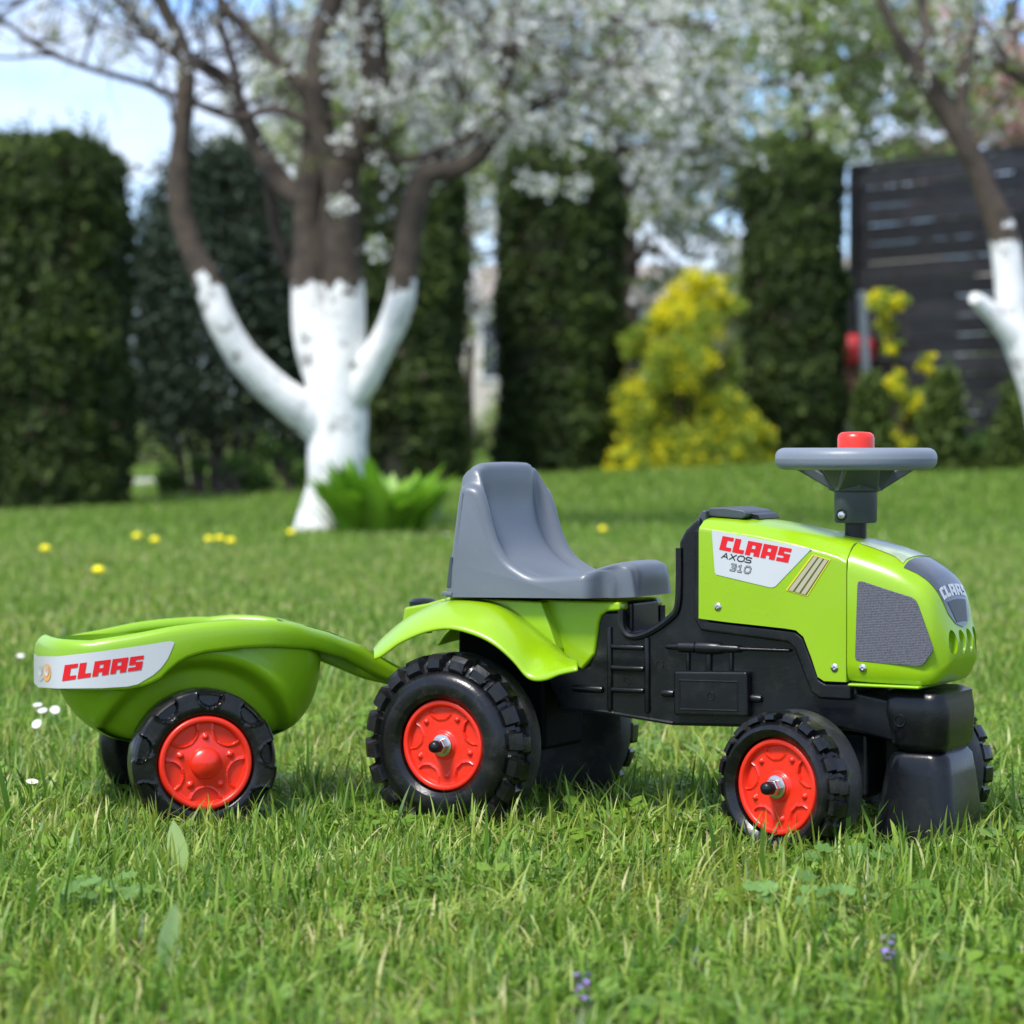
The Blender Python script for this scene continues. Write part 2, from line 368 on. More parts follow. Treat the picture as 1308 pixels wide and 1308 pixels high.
def lawn():
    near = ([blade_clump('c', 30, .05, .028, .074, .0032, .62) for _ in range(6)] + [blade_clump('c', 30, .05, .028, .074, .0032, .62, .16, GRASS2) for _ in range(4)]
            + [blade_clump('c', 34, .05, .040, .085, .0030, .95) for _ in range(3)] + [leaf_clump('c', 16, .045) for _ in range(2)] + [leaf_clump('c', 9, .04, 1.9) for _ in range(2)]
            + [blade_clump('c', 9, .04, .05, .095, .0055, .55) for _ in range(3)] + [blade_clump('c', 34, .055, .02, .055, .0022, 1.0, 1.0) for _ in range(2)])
    pts, rots, scl, idx = [], [], [], []
    y = 1.45
    while y < 4.6:
        st = .030 if y < 3.4 else .038
        hw = .19 * y + .42; x = -hw
        while x < hw:
            px_, py_ = x + R.uniform(-.5, .5) * st, y + R.uniform(-.5, .5) * st; x += st
            nn = noise.noise(Vector((px_ * 2.2, py_ * 2.2, 3))); u = R.random()
            n3 = noise.noise(Vector((px_ * 3.1, py_ * 3.1, 31))); dryp = .09 + .34 * max(0, n3)
            if u < dryp: k = 20 + R.randrange(2)
            elif u < dryp + .18 * (1 + 2.0 * nn): k = 13 + R.randrange(4)
            elif u < .86: k = 6 + R.randrange(4) if R.random() < .30 + 1.3 * n3 else R.randrange(6)
            elif u < .95: k = 10 + R.randrange(3)
            else: k = 17 + R.randrange(3)
            pts.append((px_, py_, 0)); rots.append((R.uniform(-.12, .12), R.uniform(-.12, .12), R.uniform(0, 6.28)))
            s = R.uniform(.72, 1.12) * (1 + .28 * nn)
            if y < 2.35: s *= .85
            scl.append(s); idx.append(k)
        y += st
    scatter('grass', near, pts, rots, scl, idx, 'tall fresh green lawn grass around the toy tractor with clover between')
    mid = [blade_clump('c', 100, .11, .03, .062, .006, .4) for _ in range(4)] + [blade_clump('c', 100, .11, .03, .062, .006, .5, .15, GRASS2)]
    pts, rots, scl, idx = [], [], [], []
    y = 4.6
    while y < 11:
        st = .072; hw = .19 * y + .8; x = -hw
        while x < hw:
            px_, py_ = x + R.uniform(-.5, .5) * st, y + R.uniform(-.5, .5) * st; x += st
            nn = noise.noise(Vector((px_ * 1.1, py_ * 1.1, 9)))
            pts.append((px_, py_, 0)); rots.append((0, 0, R.uniform(0, 6.28))); scl.append(R.uniform(.7, 1.05) * (1 + .3 * nn)); idx.append(R.randrange(5))
        y += st
    scatter('grass', mid, pts, rots, scl, idx, 'soft blurred lawn between the toy tractor and the white tree trunk')
    far = [blade_clump('c', 190, .26, .035, .075, .014) for _ in range(5)]
    pts, rots, scl, idx = [], [], [], []
    y = 11
    while y < 33:
        st = .2; hw = .2 * y + 1.2; x = -hw
        while x < hw:
            px_, py_ = x + R.uniform(-.5, .5) * st, y + R.uniform(-.5, .5) * st; x += st
            pts.append((px_, py_, ground(px_, py_))); rots.append((0, 0, R.uniform(0, 6.28))); scl.append(R.uniform(.6, 1.0)); idx.append(R.randrange(5))
        y += st
    scatter('grass', far, pts, rots, scl, idx, 'mown lawn running back under the trees to the hedges')
lawn()

# ------------------------------------------------------------------ toy tractor
T = Frame(-.0074, 3.072, 28.5)
tractor = empty('toy_tractor', 'lime green ride-on toy tractor with grey seat, red hubs and black chassis', 'toy tractor', T.o, -T.a)
def tp(pts, y): return [T.P(a, b, y) for a, b in pts]

# letters: each a list of rectangles in a unit box (u right, v up)
CAP = {'C': (.82, [(0, 0, .42, 1), (.42, 0, .82, .26), (.42, .74, .82, 1)]),
       'L': (.80, [(0, 0, .42, 1), (.42, 0, .80, .28)]),
       'A': (1.0, [(0, 0, .36, 1), (.60, 0, 1.0, 1), (.36, .74, .60, 1), (.36, .24, .60, .50)]),
       'S': (.86, [(0, .74, .86, 1), (0, .60, .40, .74), (0, .42, .86, .60), (.44, .26, .86, .42), (0, 0, .86, .26)])}
def caps_rects(word, gap=.11):
    w_ = sum(CAP[c][0] for c in word) + gap * (len(word) - 1); u = 0; out = []
    for c in word:
        out.append([((u + r[0]) / w_, r[1], (u + r[2]) / w_, r[3]) for r in CAP[c][1]]); u += CAP[c][0] + gap
    return out
def letters(name, word, fn, m, parent, nu=3):
    "each letter its own part, laid on a surface by fn(u, v) -> point"
    for ch, rects in zip(word, caps_rects(word)):
        b = MB()
        for u0, v0, u1, v1 in rects:
            vs = [fn(lerp(u0, u1, i / nu), v) for i in range(nu + 1) for v in (v0, v1)]
            b.add(vs, [(2 * i, 2 * i + 2, 2 * i + 3, 2 * i + 1) for i in range(nu)])
        mk('letter', b.v, b.f, m, parent, flat=True)
STROKE = {'A': [[(0, 0), (.45, 1), (.9, 0)], [(.2, .32), (.7, .32)]], 'X': [[(0, 0), (.85, 1)], [(0, 1), (.85, 0)]],
          'O': [[(.25, 0), (.75, 0), (1, .25), (1, .75), (.75, 1), (.25, 1), (0, .75), (0, .25), (.25, 0)]],
          'S': [[(0, .08), (.7, .0), (.9, .25), (.75, .5), (.15, .5), (0, .75), (.2, 1), (.85, .95)]],
          '3': [[(0, 0), (.7, 0), (.85, .25), (.7, .5), (.2, .5)], [(.7, .5), (.85, .75), (.7, 1), (0, 1)]],
          '1': [[(.1, .8), (.4, 1), (.4, 0)], [(.1, 0), (.7, 0)]],
          '0': [[(.2, 0), (.7, 0), (.95, .25), (.95, .75), (.7, 1), (.2, 1), (0, .75), (0, .25), (.2, 0)]]}
def strokes(word, fn, th, m, parent, gap=.28, asp=1.0):
    w_ = len(word) * (1 + gap) - gap
    for k, ch in enumerate(word):
        b = MB()
        for pl in STROKE[ch]:
            for (a, c), (d, e) in zip(pl[:-1], pl[1:]):
                dx, dy = (d - a) * asp, e - c; L = math.hypot(dx, dy) or 1; nx, ny = -dy / L * th / 2, dx / L * th / 2
                ex, ey = dx / L * th * .35, dy / L * th * .35
                q = [(a - ex / asp + nx / asp, c - ey + ny), (d + ex / asp + nx / asp, e + ey + ny), (d + ex / asp - nx / asp, e + ey - ny), (a - ex / asp - nx / asp, c - ey - ny)]
                b.add([fn((k * (1 + gap) + u) / w_, v) for u, v in q], [(0, 1, 2, 3)])
        mk('letter', b.v, b.f, m, parent, flat=True)
def quadmap(bl, br, tr, tl, y):
    P = [T.P(*p, y) for p in (bl, br, tr, tl)]
    def fn(u, v):
        x = lerp(lerp(P[0][0], P[1][0], u), lerp(P[3][0], P[2][0], u), v); z = lerp(lerp(P[0][1], P[1][1], u), lerp(P[3][1], P[2][1], u), v)
        return (x, y, z)
    return fn
def thin(pts, y, th, name, m, parent, bevel=0):
    "flat plate on the near side, front face at y"
    return MB().prism(pts, y, y + th).build(name, m, parent, bevel=bevel, seg=2)

# chassis -----------------------------------------------------------
ch = MB().prism(tp([(690, 850), (716, 909), (766, 911), (860, 927), (945, 929), (1074, 931), (1103, 938), (1150, 951), (1150, 897), (1095, 884), (1075, 800), (1040, 730), (900, 690), (893, 660), (875, 677), (867, 692), (867, 760), (861, 781), (845, 796), (818, 809), (803, 812), (795, 803), (790, 781), (765, 781), (752, 850)], -.05), -.05, .05)
chassis = ch.build('chassis', M['black'], tractor, bevel=.004, seg=3)
MB().box(-.035, .075, -.048, .048, .088, .2555).build('axle_housing', M['shade'], tractor, bevel=.006)  # blacker than the chassis, underside shade put into its colour
MB().box(.115, .175, -.034, .034, .20, .2535).build('seat_post', M['black'], tractor, bevel=.004)
# raised frame round the bonnet
ot = tp([(887, 676), (886, 790), (894, 806), (1006, 821), (1014, 829), (1035, 884), (1046, 893), (1086, 895)], -.061)
it = tp([(898, 676), (905, 793), (1015, 806), (1026, 815), (1046, 868), (1054, 873), (1086, 873)], -.061)
MB().prism(ot + it[::-1], -.061, .061).build('bonnet_frame', M['black'], tractor, bevel=.003)
# lip round the foot opening
for s in (-1, 1):
    pl = [(x, s * .0505, z) for x, z in [tuple(p) for p in cr([Vector(q) for q in tp([(794, 779), (795, 800), (802, 811), (814, 813), (833, 806), (857, 789), (866, 774), (868, 740), (868, 700)], -.05)], 5)]]
    MB().tube(pl, .0042, 8).build('edge_tube', M['black'], tractor)
y0 = -.0505
def rod(name, p, q, r, y=-.051, n=10, parent=chassis, m=None):
    a = T.P(*p, y); b = T.P(*q, y); A = Vector((a[0], y, a[1])); B = Vector((b[0], y, b[1])); d = (B - A)
    rr = [r * .4, r * .85, r, r, r * .85, r * .4]; tt = [0, .25 * r / d.length, r / d.length, 1 - r / d.length, 1 - .25 * r / d.length, 1]
    return MB().tube([A + d * t for t in tt], rr, n).build(name, m or M['black'], parent)
rod('ladder_rail', (778.5, 800), (779, 907), .0030); rod('ladder_rail', (826.5, 814), (827, 911), .0032)
for yy in (826, 853, 881): rod('ladder_rung', (781, yy), (823, yy + 1.5), .0032)
rod('handle_bar', (731, 879), (771, 881), .0042)
rod('handle_bar', (845, 885), (862, 886), .0045); rod('handle_bar', (952, 891), (974, 893), .0045)
hy = MB()
prof = [(850, 2), (853, 4), (866, 4.5), (868, 7), (888, 7.2), (889.5, 6), (891, 8.2), (905, 8.6), (919, 7.6), (922, 5.6), (942, 5), (945, 3.6), (947, 2.4), (1007, 2.2), (1009, 1)]
pl = [T.P(x, 825.5 + (x - 850) * .035, -.054) for x, _ in prof]
hy.tube([(x, -.054, z) for x, z in pl], [r / 1230 for _, r in prof], 14)
hy.build('hydraulic_cylinder', M['black'], chassis, sharp=30)
for x, r in ((879, .0022), (905.5, .0034), (934, .0022)): rod('pipe', (x, 832), (x, 860), r)
bx = tp([(860, 857), (954, 858), (955, 916), (860, 914)], -.062)
MB().prism(bx, -.062, -.049).build('tool_box', M['black'], chassis, bevel=.003)
fr = tp([(868, 869), (942, 871), (942, 908), (868, 906)], -.0622)
b = MB()
for i in range(4):
    (x0, z0), (x1, z1) = fr[i], fr[(i + 1) % 4]; b.tube([(x0, -.0620, z0), (x1, -.0620, z1)], .0009, 6)
b.build('box_frame_line', M['black'], chassis)
def ring(px_, py_, y, r, th, name, m, parent):
    x, z = T.P(px_, py_, y); n = 24
    return MB().tube([(x + r * math.cos(2 * math.pi * i / n), y, z + r * math.sin(2 * math.pi * i / n)) for i in range(n + 1)], th, 6).build(name, m, parent)
ring(908, 889, -.0622, .0042, .0006, 'moulded_ring', M['black'], chassis)
ring(843, 849, -.0502, .004, .0005, 'moulded_ring', M['black'], chassis)
ring(801, 870, -.0502, .004, .0005, 'moulded_ring', M['black'], chassis)
MB().tube([(*[T.P(716, 906, -.05)[0]], -.0505, T.P(716, 906, -.05)[1]), (T.P(770, 909, -.05)[0], -.0505, T.P(770, 909, -.05)[1]), (T.P(860, 924, -.05)[0], -.0505, T.P(860, 924, -.05)[1])], .0022, 6).build('edge_rib', M['black'], chassis)

# front box and the weight block under it
def rounded_block(name, secs, m, parent, n=10, rad=.3):
    "secs: (z, x0, x1, half width, corner radius); rounded plan"
    vs = []; k = 0
    for z, x0, x1, hw, r in secs:
        ringp = []
        for cx_, cy_, a0 in ((x1 - r, hw - r, 0), (x0 + r, hw - r, 90), (x0 + r, -hw + r, 180), (x1 - r, -hw + r, 270)):
            for i in range(n + 1):
                a = math.radians(a0 + 90 * i / n); ringp.append((cx_ + r * math.cos(a), cy_ + r * math.sin(a), z))
        vs += ringp; k = len(ringp)
    fs = [(i * k + j, i * k + (j + 1) % k, (i + 1) * k + (j + 1) % k, (i + 1) * k + j) for i in range(len(secs) - 1) for j in range(k)]
    fs += [tuple(range(k - 1, -1, -1)), tuple(range((len(secs) - 1) * k, len(secs) * k))]
    return mk(name, vs, fs, m, parent, sharp=50)
rounded_block('front_box', [(.1085, .484, .530, .044, .016), (.112, .478, .532, .050, .018), (.118, .472, .535, .053, .018), (.150, .465, .536, .054, .018), (.162, .466, .534, .0535, .018), (.169, .468, .534, .051, .018), (.1725, .474, .526, .045, .016)], M['black'], tractor)
rounded_block('front_block', [(.006, .452, .548, .057, .016), (.030, .457, .545, .055, .018), (.085, .466, .538, .052, .018), (.103, .471, .535, .050, .018), (.109, .475, .530, .046, .016), (.1105, .480, .524, .041, .014)], M['black'], tractor)
ring(1149.5, 920.5, -.0545, .0058, .0006, 'moulded_ring', M['black'], tractor)

# bonnet ---------------------------------------------------------
HW = .0635
st = []
for xx, zt, zs, zb in [(.2665, .3475, .336, .240), (.272, .3475, .3355, .2395), (.30, .3460, .3320, .2370), (.33, .3425, .3285, .2350), (.3650, .3372, .3220, .2325), (.3775, .3350, .3195, .2310), (.3860, .3335, .3175, .2245), (.395, .3320, .3150, .2030), (.402, .3305, .3133, .1835), (.409, .3290, .3118, .1795), (.425, .3262, .3070, .1795), (.4335, .3245, .3038, .1795)]:
    st.append([(xx, -HW, zb), (xx, -HW, lerp(zb, zs, .5)), (xx, -HW, zs - .004), (xx, -HW + .0012, zs), (xx, -HW + .013, lerp(zs, zt, .62)), (xx, -HW + .021, zt - .0028), (xx, -.022, zt - .0005), (xx, 0, zt)])
vs = []; 
for s_ in st: vs += s_ + [(x, -y, z) for x, y, z in s_[-2::-1]]
n = 15
fs = [(i * n + j, (i + 1) * n + j, (i + 1) * n + j + 1, i * n + j + 1) for i in range(len(st) - 1) for j in range(n - 1)] + [tuple(range(n)), tuple(range(len(vs) - 1, len(vs) - n - 1, -1))]
bonnet = mk('bonnet', vs, fs, M['green'], tractor, sharp=24, bevel=.0012, seg=2)
# nose
NS = [(.4345, .0640, .3245, .3035, .1795), (.450, .0640, .3205, .2985, .1785), (.470, .0638, .3145, .2925, .1780), (.490, .0632, .3065, .2850, .1778), (.508, .0622, .2975, .2765, .1776), (.520, .0608, .2895, .2695, .1776), (.530, .0575, .2780, .2590, .1795), (.5370, .0520, .2625, .2455, .1860), (.5425, .0462, .2455, .2330, .1925), (.5470, .0405, .2330, .2240, .1990), (.5500, .0300, .2260, .2200, .2055), (.5512, .0140, .2200, .2170, .2110)]
NS = [(a[0] if a[0] < .49 else .49 + (a[0] - .49) * .83,) + a[1:] for a in NS]
def catm(arr, s):
    arr = np.array(arr); n_ = len(arr); s = min(max(s, 0), n_ - 1 - 1e-6); i = int(s); t = s - i
    a = arr[max(i - 1, 0)]; b_ = arr[i]; c_ = arr[i + 1]; d_ = arr[min(i + 2, n_ - 1)]
    return .5 * (2 * b_ + (c_ - a) * t + (2 * a - 5 * b_ + 4 * c_ - d_) * t * t + (3 * b_ - a - 3 * c_ + d_) * t ** 3)
def nose_sec(s):
    x, W, zt, zs, zb = catm(NS, s); d = zt - zs; k = W / .064; h = zs - zb
    return [(x, 0, zt), (x, -W * .3, zt - d * .03), (x, -W * .55, zt - d * .12), (x, -W * .74, zt - d * .34), (x, -W * .88, zt - d * .62), (x, -W * .965, zs), (x, -W, zs - h * .10),
            (x, -W, lerp(zs, zb, .4)), (x, -W, zb + h * .16), (x, -W + .0012 * k, zb + h * .07), (x, -W + .005 * k, zb + h * .015), (x, -W + .012 * k, zb), (x, 0, zb)]
def nose_pt(s, q, off=0.0):
    "point on the nose top/front; s station, q = -1..1 across"
    def raw(s, q):
        sec = nose_sec(s); a = abs(q) * 5; i = min(int(a), 4); p = Vector(sec[i]).lerp(Vector(sec[i + 1]), a - i)
        if q > 0: p.y = -p.y
        return p
    p = raw(s, q)
    if off:
        e = .05; du = raw(s + e, q) - raw(s - e, q); dv = raw(s, min(q + e, .999)) - raw(s, max(q - e, -.999)); nn = dv.cross(du)
        if nn.length > 0:
            nn.normalize()
            if nn.z < 0 and nn.x < 0 or nn.z < -.2: nn = -nn
            p = p + nn * off
    return p
vs = []; SS = [i / 3 for i in range(3 * (len(NS) - 1) + 1)]
for s in SS:
    h_ = nose_sec(s); vs += h_ + [(x, -y, z) for x, y, z in h_[-2:0:-1]]
n = 24
fs = [(i * n + j, (i + 1) * n + j, (i + 1) * n + (j + 1) % n, i * n + (j + 1) % n) for i in range(len(SS) - 1) for j in range(n)] + [tuple(range(n)), tuple(range(len(vs) - 1, len(vs) - n - 1, -1))]
nose = mk('nose_cone', vs, fs, M['green'], tractor, sharp=32)
# headlight bowls cut into the nose
cut = MB()
for yy, xx in ((-.0335, .5350), (-.0112, .5405), (.0112, .5405), (.0335, .5350)):
    kk = 12; vs = []; fs = []
    for i in range(kk + 1):
        a = math.pi * i / kk
        for j in range(20):
            bq = 2 * math.pi * j / 20; vs.append((xx + .0095 * math.cos(a), yy + .0092 * math.sin(a) * math.cos(bq), .2215 + .0132 * math.sin(a) * math.sin(bq)))
    fs = [(i * 20 + j, i * 20 + (j + 1) % 20, (i + 1) * 20 + (j + 1) % 20, (i + 1) * 20 + j) for i in range(kk) for j in range(20)]
    cut.add(vs, fs)
co = mk('cutter', cut.v, cut.f, M['green'], tractor)
bmc = bmesh.new(); bmc.from_mesh(co.data); bmesh.ops.remove_doubles(bmc, verts=bmc.verts, dist=1e-5); bmesh.ops.recalc_face_normals(bmc, faces=bmc.faces); bmc.to_mesh(co.data); bmc.free()
md = nose.modifiers.new('lights', 'BOOLEAN'); md.object = co; md.operation = 'DIFFERENCE'; md.solver = 'EXACT'
bpy.context.view_layer.update()
dg = bpy.context.evaluated_depsgraph_get(); nm = bpy.data.meshes.new_from_object(nose.evaluated_get(dg))
nose.modifiers.clear(); nose.data = nm; bpy.data.objects.remove(co)
nm.shade_smooth(); nm.set_sharp_from_angle(angle=math.radians(34))
# bottom lip of nose
MB().box(.436, .513, -.0660, .0660, .1752, .1784).build('nose_lip', M['green'], nose, bevel=.0015)
# nose decals (follow the curved surface)
def patch(name, s0, s1, qf, m, parent, off=.0007, ns=26, nq=14):
    vs = []; 
    for i in range(ns + 1):
        s = lerp(s0, s1, i / ns); q = qf(i / ns)
        vs += [nose_pt(s, lerp(-q, q, j / nq), off) for j in range(nq + 1)]
    fs = [(i * (nq + 1) + j, i * (nq + 1) + j + 1, (i + 1) * (nq + 1) + j + 1, (i + 1) * (nq + 1) + j) for i in range(ns) for j in range(nq)]
    return mk(name, vs, fs, m, parent, sharp=60)
decal = patch('nose_decal', 3.0, 8.75, lambda t: interp(t, [0, .15, .5, .78, .93, 1], [.66, .60, .56, .50, .30, .02]), M['darkdecal'], nose)
patch('top_sticker', .25, 2.85, lambda t: interp(t, [0, .8, 1], [.42, .46, .56]), M['palesticker'], nose)
letters('letter', 'CLAAS', lambda u, v: nose_pt(6.65 - .75 * v, (u - .5) * .98, .0013), M['sticker'], decal, 2)
patch('decal_panel', 6.9, 8.3, lambda t: interp(t, [0, 1], [.38, .24]), M['blackprint'], decal, .0011, 10, 6)
# side print
side = -HW - .0006
stk = thin(tp([(909, 677), (1036.5, 701), (990.5, 749), (986, 750.5), (982, 750), (915, 734), (913, 731)], side), side, .0008, 'white_sticker', M['sticker'], bonnet)
stk['label'] = 'white sticker with red and black lettering'
y1 = side - .0004
letters('letter', 'CLAAS', quadmap((918.5, 702), (1006.5, 719), (1011.5, 701), (923, 684.5), y1), M['redprint'], stk)
strokes('AXOS', quadmap((921.5, 712.5), (959.5, 719.5), (961.5, 713), (924, 706), y1), .21, M['blackprint'], stk, .2, 1.5)
strokes('310', quadmap((932.5, 728), (958, 732.5), (960, 724.5), (934.5, 720.5), y1), .30, M['blackprint'], stk, .15, 1.5)
strokes('310', quadmap((932.5, 728), (958, 732.5), (960, 724.5), (934.5, 720.5), y1 - .0003), .09, M['sticker'], stk, .15, 1.5)
vt = thin(tp([(1037.5, 708), (1061, 715), (1031, 762), (1003.5, 754)], side), side, .0008, 'vent_sticker', M['ventedge'], bonnet)
thin(tp([(1039, 709.5), (1059, 715.5), (1030, 760.5), (1006, 753.5)], side), side - .0003, .0006, 'vent_sticker', M['ventdark'], bonnet)
for i in range(3):
    a = 1040.2 + i * 6.6; c_ = 1007.5 + i * 8.0; e = i * 2.1
    thin(tp([(a, 710 + e), (a + 4.6, 711.5 + e), (c_ + 5.4, 755.2 + e * 1.05), (c_, 753.5 + e * 1.05)], side), side - .0007, .0009, 'vent_bar', M['vent'], vt)
g_out = tp([(1095, 747), (1096, 743), (1100, 742), (1164, 763), (1169, 767), (1172, 773), (1191, 827), (1191, 832), (1180, 848), (1177, 850.5), (1171, 851), (1097, 844.5), (1093, 843), (1092, 838)], -.0645)
gr = thin(g_out, -.0646, .003, 'side_grille', M['grille'], nose, .0004)
def screw(px_, py_, y, parent=bonnet):
    x, z = T.P(px_, py_, y)
    s_ = MB().lathe([(.0042, y + .001), (.0042, y - .0008), (.0034, y - .0016), (.0016, y - .0019), (.0012, y - .0009), (0.0, y - .0006)], (x, 0, z), 'y', 18).build('screw', M['steel'], parent)
for p in ((917, 775), (1066, 853)): screw(*p, -HW)
screw(1102, 853.5, -.0642, nose)
# dash pad on top of the bonnet
pd = [(.262, .3475), (.262, .3530), (.268, .3565), (.285, .3570), (.306, .3540), (.3100, .3510), (.3090, .3475), (.304, .3450)]
MB().prism(pd, -.036, .036).build('dash_pad', M['colgrey'], tractor, bevel=.0022)
MB().prism([(.307, .3440), (.307, .3515), (.315, .3500), (.318, .3465), (.318, .3440)], -.022, .034).build('pad_tip', M['black'], tractor, bevel=.002)
MB().prism([(.239, .322), (.262, .3535), (.2665, .3535), (.2665, .322)], -.0445, .0445).build('dash_corner', M['colgrey'], tractor, bevel=.002)

# steering -------------------------------------------------------
sx = .4185
MB().lathe([(.0115, .30), (.0115, .345)], (sx, 0, 0), 'z', 20).build('steering_post', M['black'], tractor)
colm = MB().lathe([(.0205, .3415), (.0222, .3435), (.0226, .3735), (.0245, .3745), (.0285, .3755), (.0290, .3815), (.026, .385), (.026, .392), (0, .392)], (sx, 0, 0), 'z', 36).build('steering_hub', M['colgrey'], tractor)
prof = [(.0845 - .0105 + .0105 * math.cos(a) * (1 if math.cos(a) > 0 else 1.1), .4085 + .0115 * math.copysign(abs(math.sin(a)) ** .75, math.sin(a))) for a in (2 * math.pi * i / 24 for i in range(25))]
swheel = MB().lathe(prof, (sx, 0, 0), 'z', 72)
swheel.f = [f for f in swheel.f if len(f) == 4]
swo = swheel.build('steering_wheel', M['wheelgrey'], tractor, sharp=80)
for k in range(3):
    a = math.radians(28.5 + (18, 162, 270)[k]); ca, sa = math.cos(a), math.sin(a); b = MB()
    pr = [(.018, .374, .386), (.040, .386, .398), (.058, .396, .406), (.070, .399, .410)]
    vs = []
    for r, z0, z1 in pr:
        for s_, z in ((-1, z0), (1, z0), (1, z1), (-1, z1)):
            ww = lerp(.021, .017, (r - .018) / .05); vs.append((sx + ca * r - sa * ww * s_, sa * r + ca * ww * s_, z))
    fs = [(i * 4 + j, i * 4 + (j + 1) % 4, (i + 1) * 4 + (j + 1) % 4, (i + 1) * 4 + j) for i in range(3) for j in range(4)] + [(3, 2, 1, 0), (12, 13, 14, 15)]
    b.add(vs, fs).build('spoke', M['colgrey'], swo, bevel=.002)
MB().lathe([(.024, .376), (.0290, .3765), (.0440, .3975), (.0440, .400), (.020, .400)], (sx, 0, 0), 'z', 6).build('hub_cone', M['colgrey'], swo, bevel=.002)
MB().lathe([(.0255, .385), (.0255, .4090), (.0195, .4125), (0, .4125)], (sx, 0, 0), 'z', 32).build('wheel_boss', M['colgrey'], swo, bevel=.001)
MB().lathe([(.0193, .411), (.0193, .4300), (.0183, .4338), (.0150, .4362), (.008, .4368), (0, .437)], (sx, 0, 0), 'z', 32).build('horn_button', M['red'], swo, sharp=60)
x, z = T.P(1075, 658, -.0225)
MB().lathe([(.0045, -.0195), (.0045, -.0230), (.0036, -.0242), (0, -.0246)], (x, 0, z), 'y', 14).build('screw', M['steel'], colm)
MB().lathe([(.0062, -.0190), (.0062, -.0222), (.0050, -.0222), (.0050, -.019)], (x, 0, z), 'y', 16).build('screw_socket', M['black'], colm)

# seat ------------------------------------------------------------
RI = [(-.030, .2562), (-.022, .31), (-.014, .365), (-.010, .376), (-.001, .3785), (.012, .3735), (.0205, .357), (.0270, .335), (.0345, .316), (.045, .300), (.058, .290), (.078, .2812), (.105, .2815), (.135, .2845), (.156, .2875), (.168, .2865), (.1735, .278), (.1745, .2586)]
CE = [(-.034, .2562), (-.026, .31), (-.020, .382), (-.016, .397), (-.004, .4035), (.005, .4005), (.0075, .388), (.0090, .358), (.0150, .332), (.028, .308), (.052, .2885), (.078, .2805), (.105, .2805), (.135, .2880), (.159, .2955), (.174, .2960), (.1830, .287), (.1850, .2595)]
ri = cr([Vector(p) for p in RI], 7); ce = cr([Vector(p) for p in CE], 7)
SW = .0855
rows = [(-1, 0, .0075), (-.985, 0, .0035), (-.955, 0, .0010), (-.935, 0, 0), (-.905, .02, 0), (-.88, .08, 0), (-.855, .28, .0004), (-.83, .58, .0010), (-.80, .84, .0016), (-.765, .95, .0024), (-.69, .99, .0030), (-.66, 1, .0022), (-.62, 1, .0008), (-.57, 1, .0002), (-.45, 1, 0), (-.3, 1, -.0003), (-.15, 1, -.0005), (0, 1, -.0006)]
rows = rows + [(-a, b_, c_) for a, b_, c_ in rows[-2::-1]]
vs = []; nrow = len(rows); nu = len(ri)
nor = []
for i in range(nu):
    d = (ri[min(i + 1, nu - 1)] - ri[max(i - 1, 0)]).normalized(); nor.append(Vector((-d.y, d.x)))
for yv, wt, ins in rows:
    for i in range(nu):
        lo = min(1, min(i, nu - 1 - i) / 6)
        p = ri[i].lerp(ce[i], wt) - nor[i] * ins * (lo if abs(yv) < .9 else max(lo, .35))
        tw = 1
        crown = .0080 * (min(abs(yv), .90) / .90) ** 7 * wt * max(0, min(1, (p.y - .365) / .03))
        q_ = max(0, min(1, (p.x - .138) / .036)); q_ = q_ * q_ * (3 - 2 * q_)
        vs.append((p.x - .012 * q_ * abs(yv) ** 3 * (1 - wt), yv * SW * tw * (1 - .31 * q_), p.y - crown))
fs = [(a * nu + i, a * nu + i + 1, (a + 1) * nu + i + 1, (a + 1) * nu + i) for a in range(nrow - 1) for i in range(nu - 1)]
fs += [(a * nu + nu - 1, a * nu, (a + 1) * nu, (a + 1) * nu + nu - 1) for a in range(nrow - 1)]
i0 = next(i for i in range(nu) if ri[i].x > .132)
for rw_ in (0, nrow - 1):
    o_ = rw_ * nu; kb = len(vs)
    for i in range(i0, nu): vs.append((vs[o_ + i][0], vs[o_ + i][1], .2588))
    fs.append(tuple([o_ + i for i in range(i0 + 1)] + [kb]))
    fs += [(o_ + i, o_ + i + 1, kb + i + 1 - i0, kb + i - i0) for i in range(i0, nu - 1)]
seat = mk('seat', vs, fs, M['seat'], tractor, sharp=55)
# rear corner pillar of the seat shell; darker strip paints in a slot's shade
for s in (-1, 1):
    MB().prism([(-.0325, .2575), (-.0325, .262), (-.020, .262), (-.020, .2575)], s * .087, s * .080).build('seat_foot', M['seat'], seat, bevel=.001)
    MB().prism([(-.0268, .2665), (-.0225, .300), (-.0195, .300), (-.0215, .2665)], s * .0862, s * .080).build('slot_shade_strip', M['colgrey'], seat, bevel=.0005)

# green seat base and mudguards ------------------------------------
rb = tp([(569, 763), (691, 768.5), (712, 830), (700, 850), (660, 800), (620, 782), (569, 785)], -.070)
MB().prism(rb, -.070, .070).build('seat_base', M['green'], tractor, bevel=.0025)
fb = tp([(688, 766), (788, 769), (791, 770), (792, 780), (775, 781), (767, 786), (764, 795), (759, 836), (742, 856), (716, 834), (705, 800)], -.054)
MB().prism(fb, -.054, .054).build('seat_base', M['green'], tractor, bevel=.003)
outer = [(478, 839), (487, 835), (497, 828), (513, 817), (544, 804), (575, 800), (607, 808), (632, 821), (654, 840), (669, 858), (677, 864), (687, 866), (700, 864), (715, 858), (738, 853)]
inner = [(477, 835), (487, 820), (497, 810), (516, 794), (544, 778), (569, 768), (607, 767), (638, 773), (669, 793), (694, 813), (705, 822), (716, 831), (722, 837), (729, 844), (738, 851)]
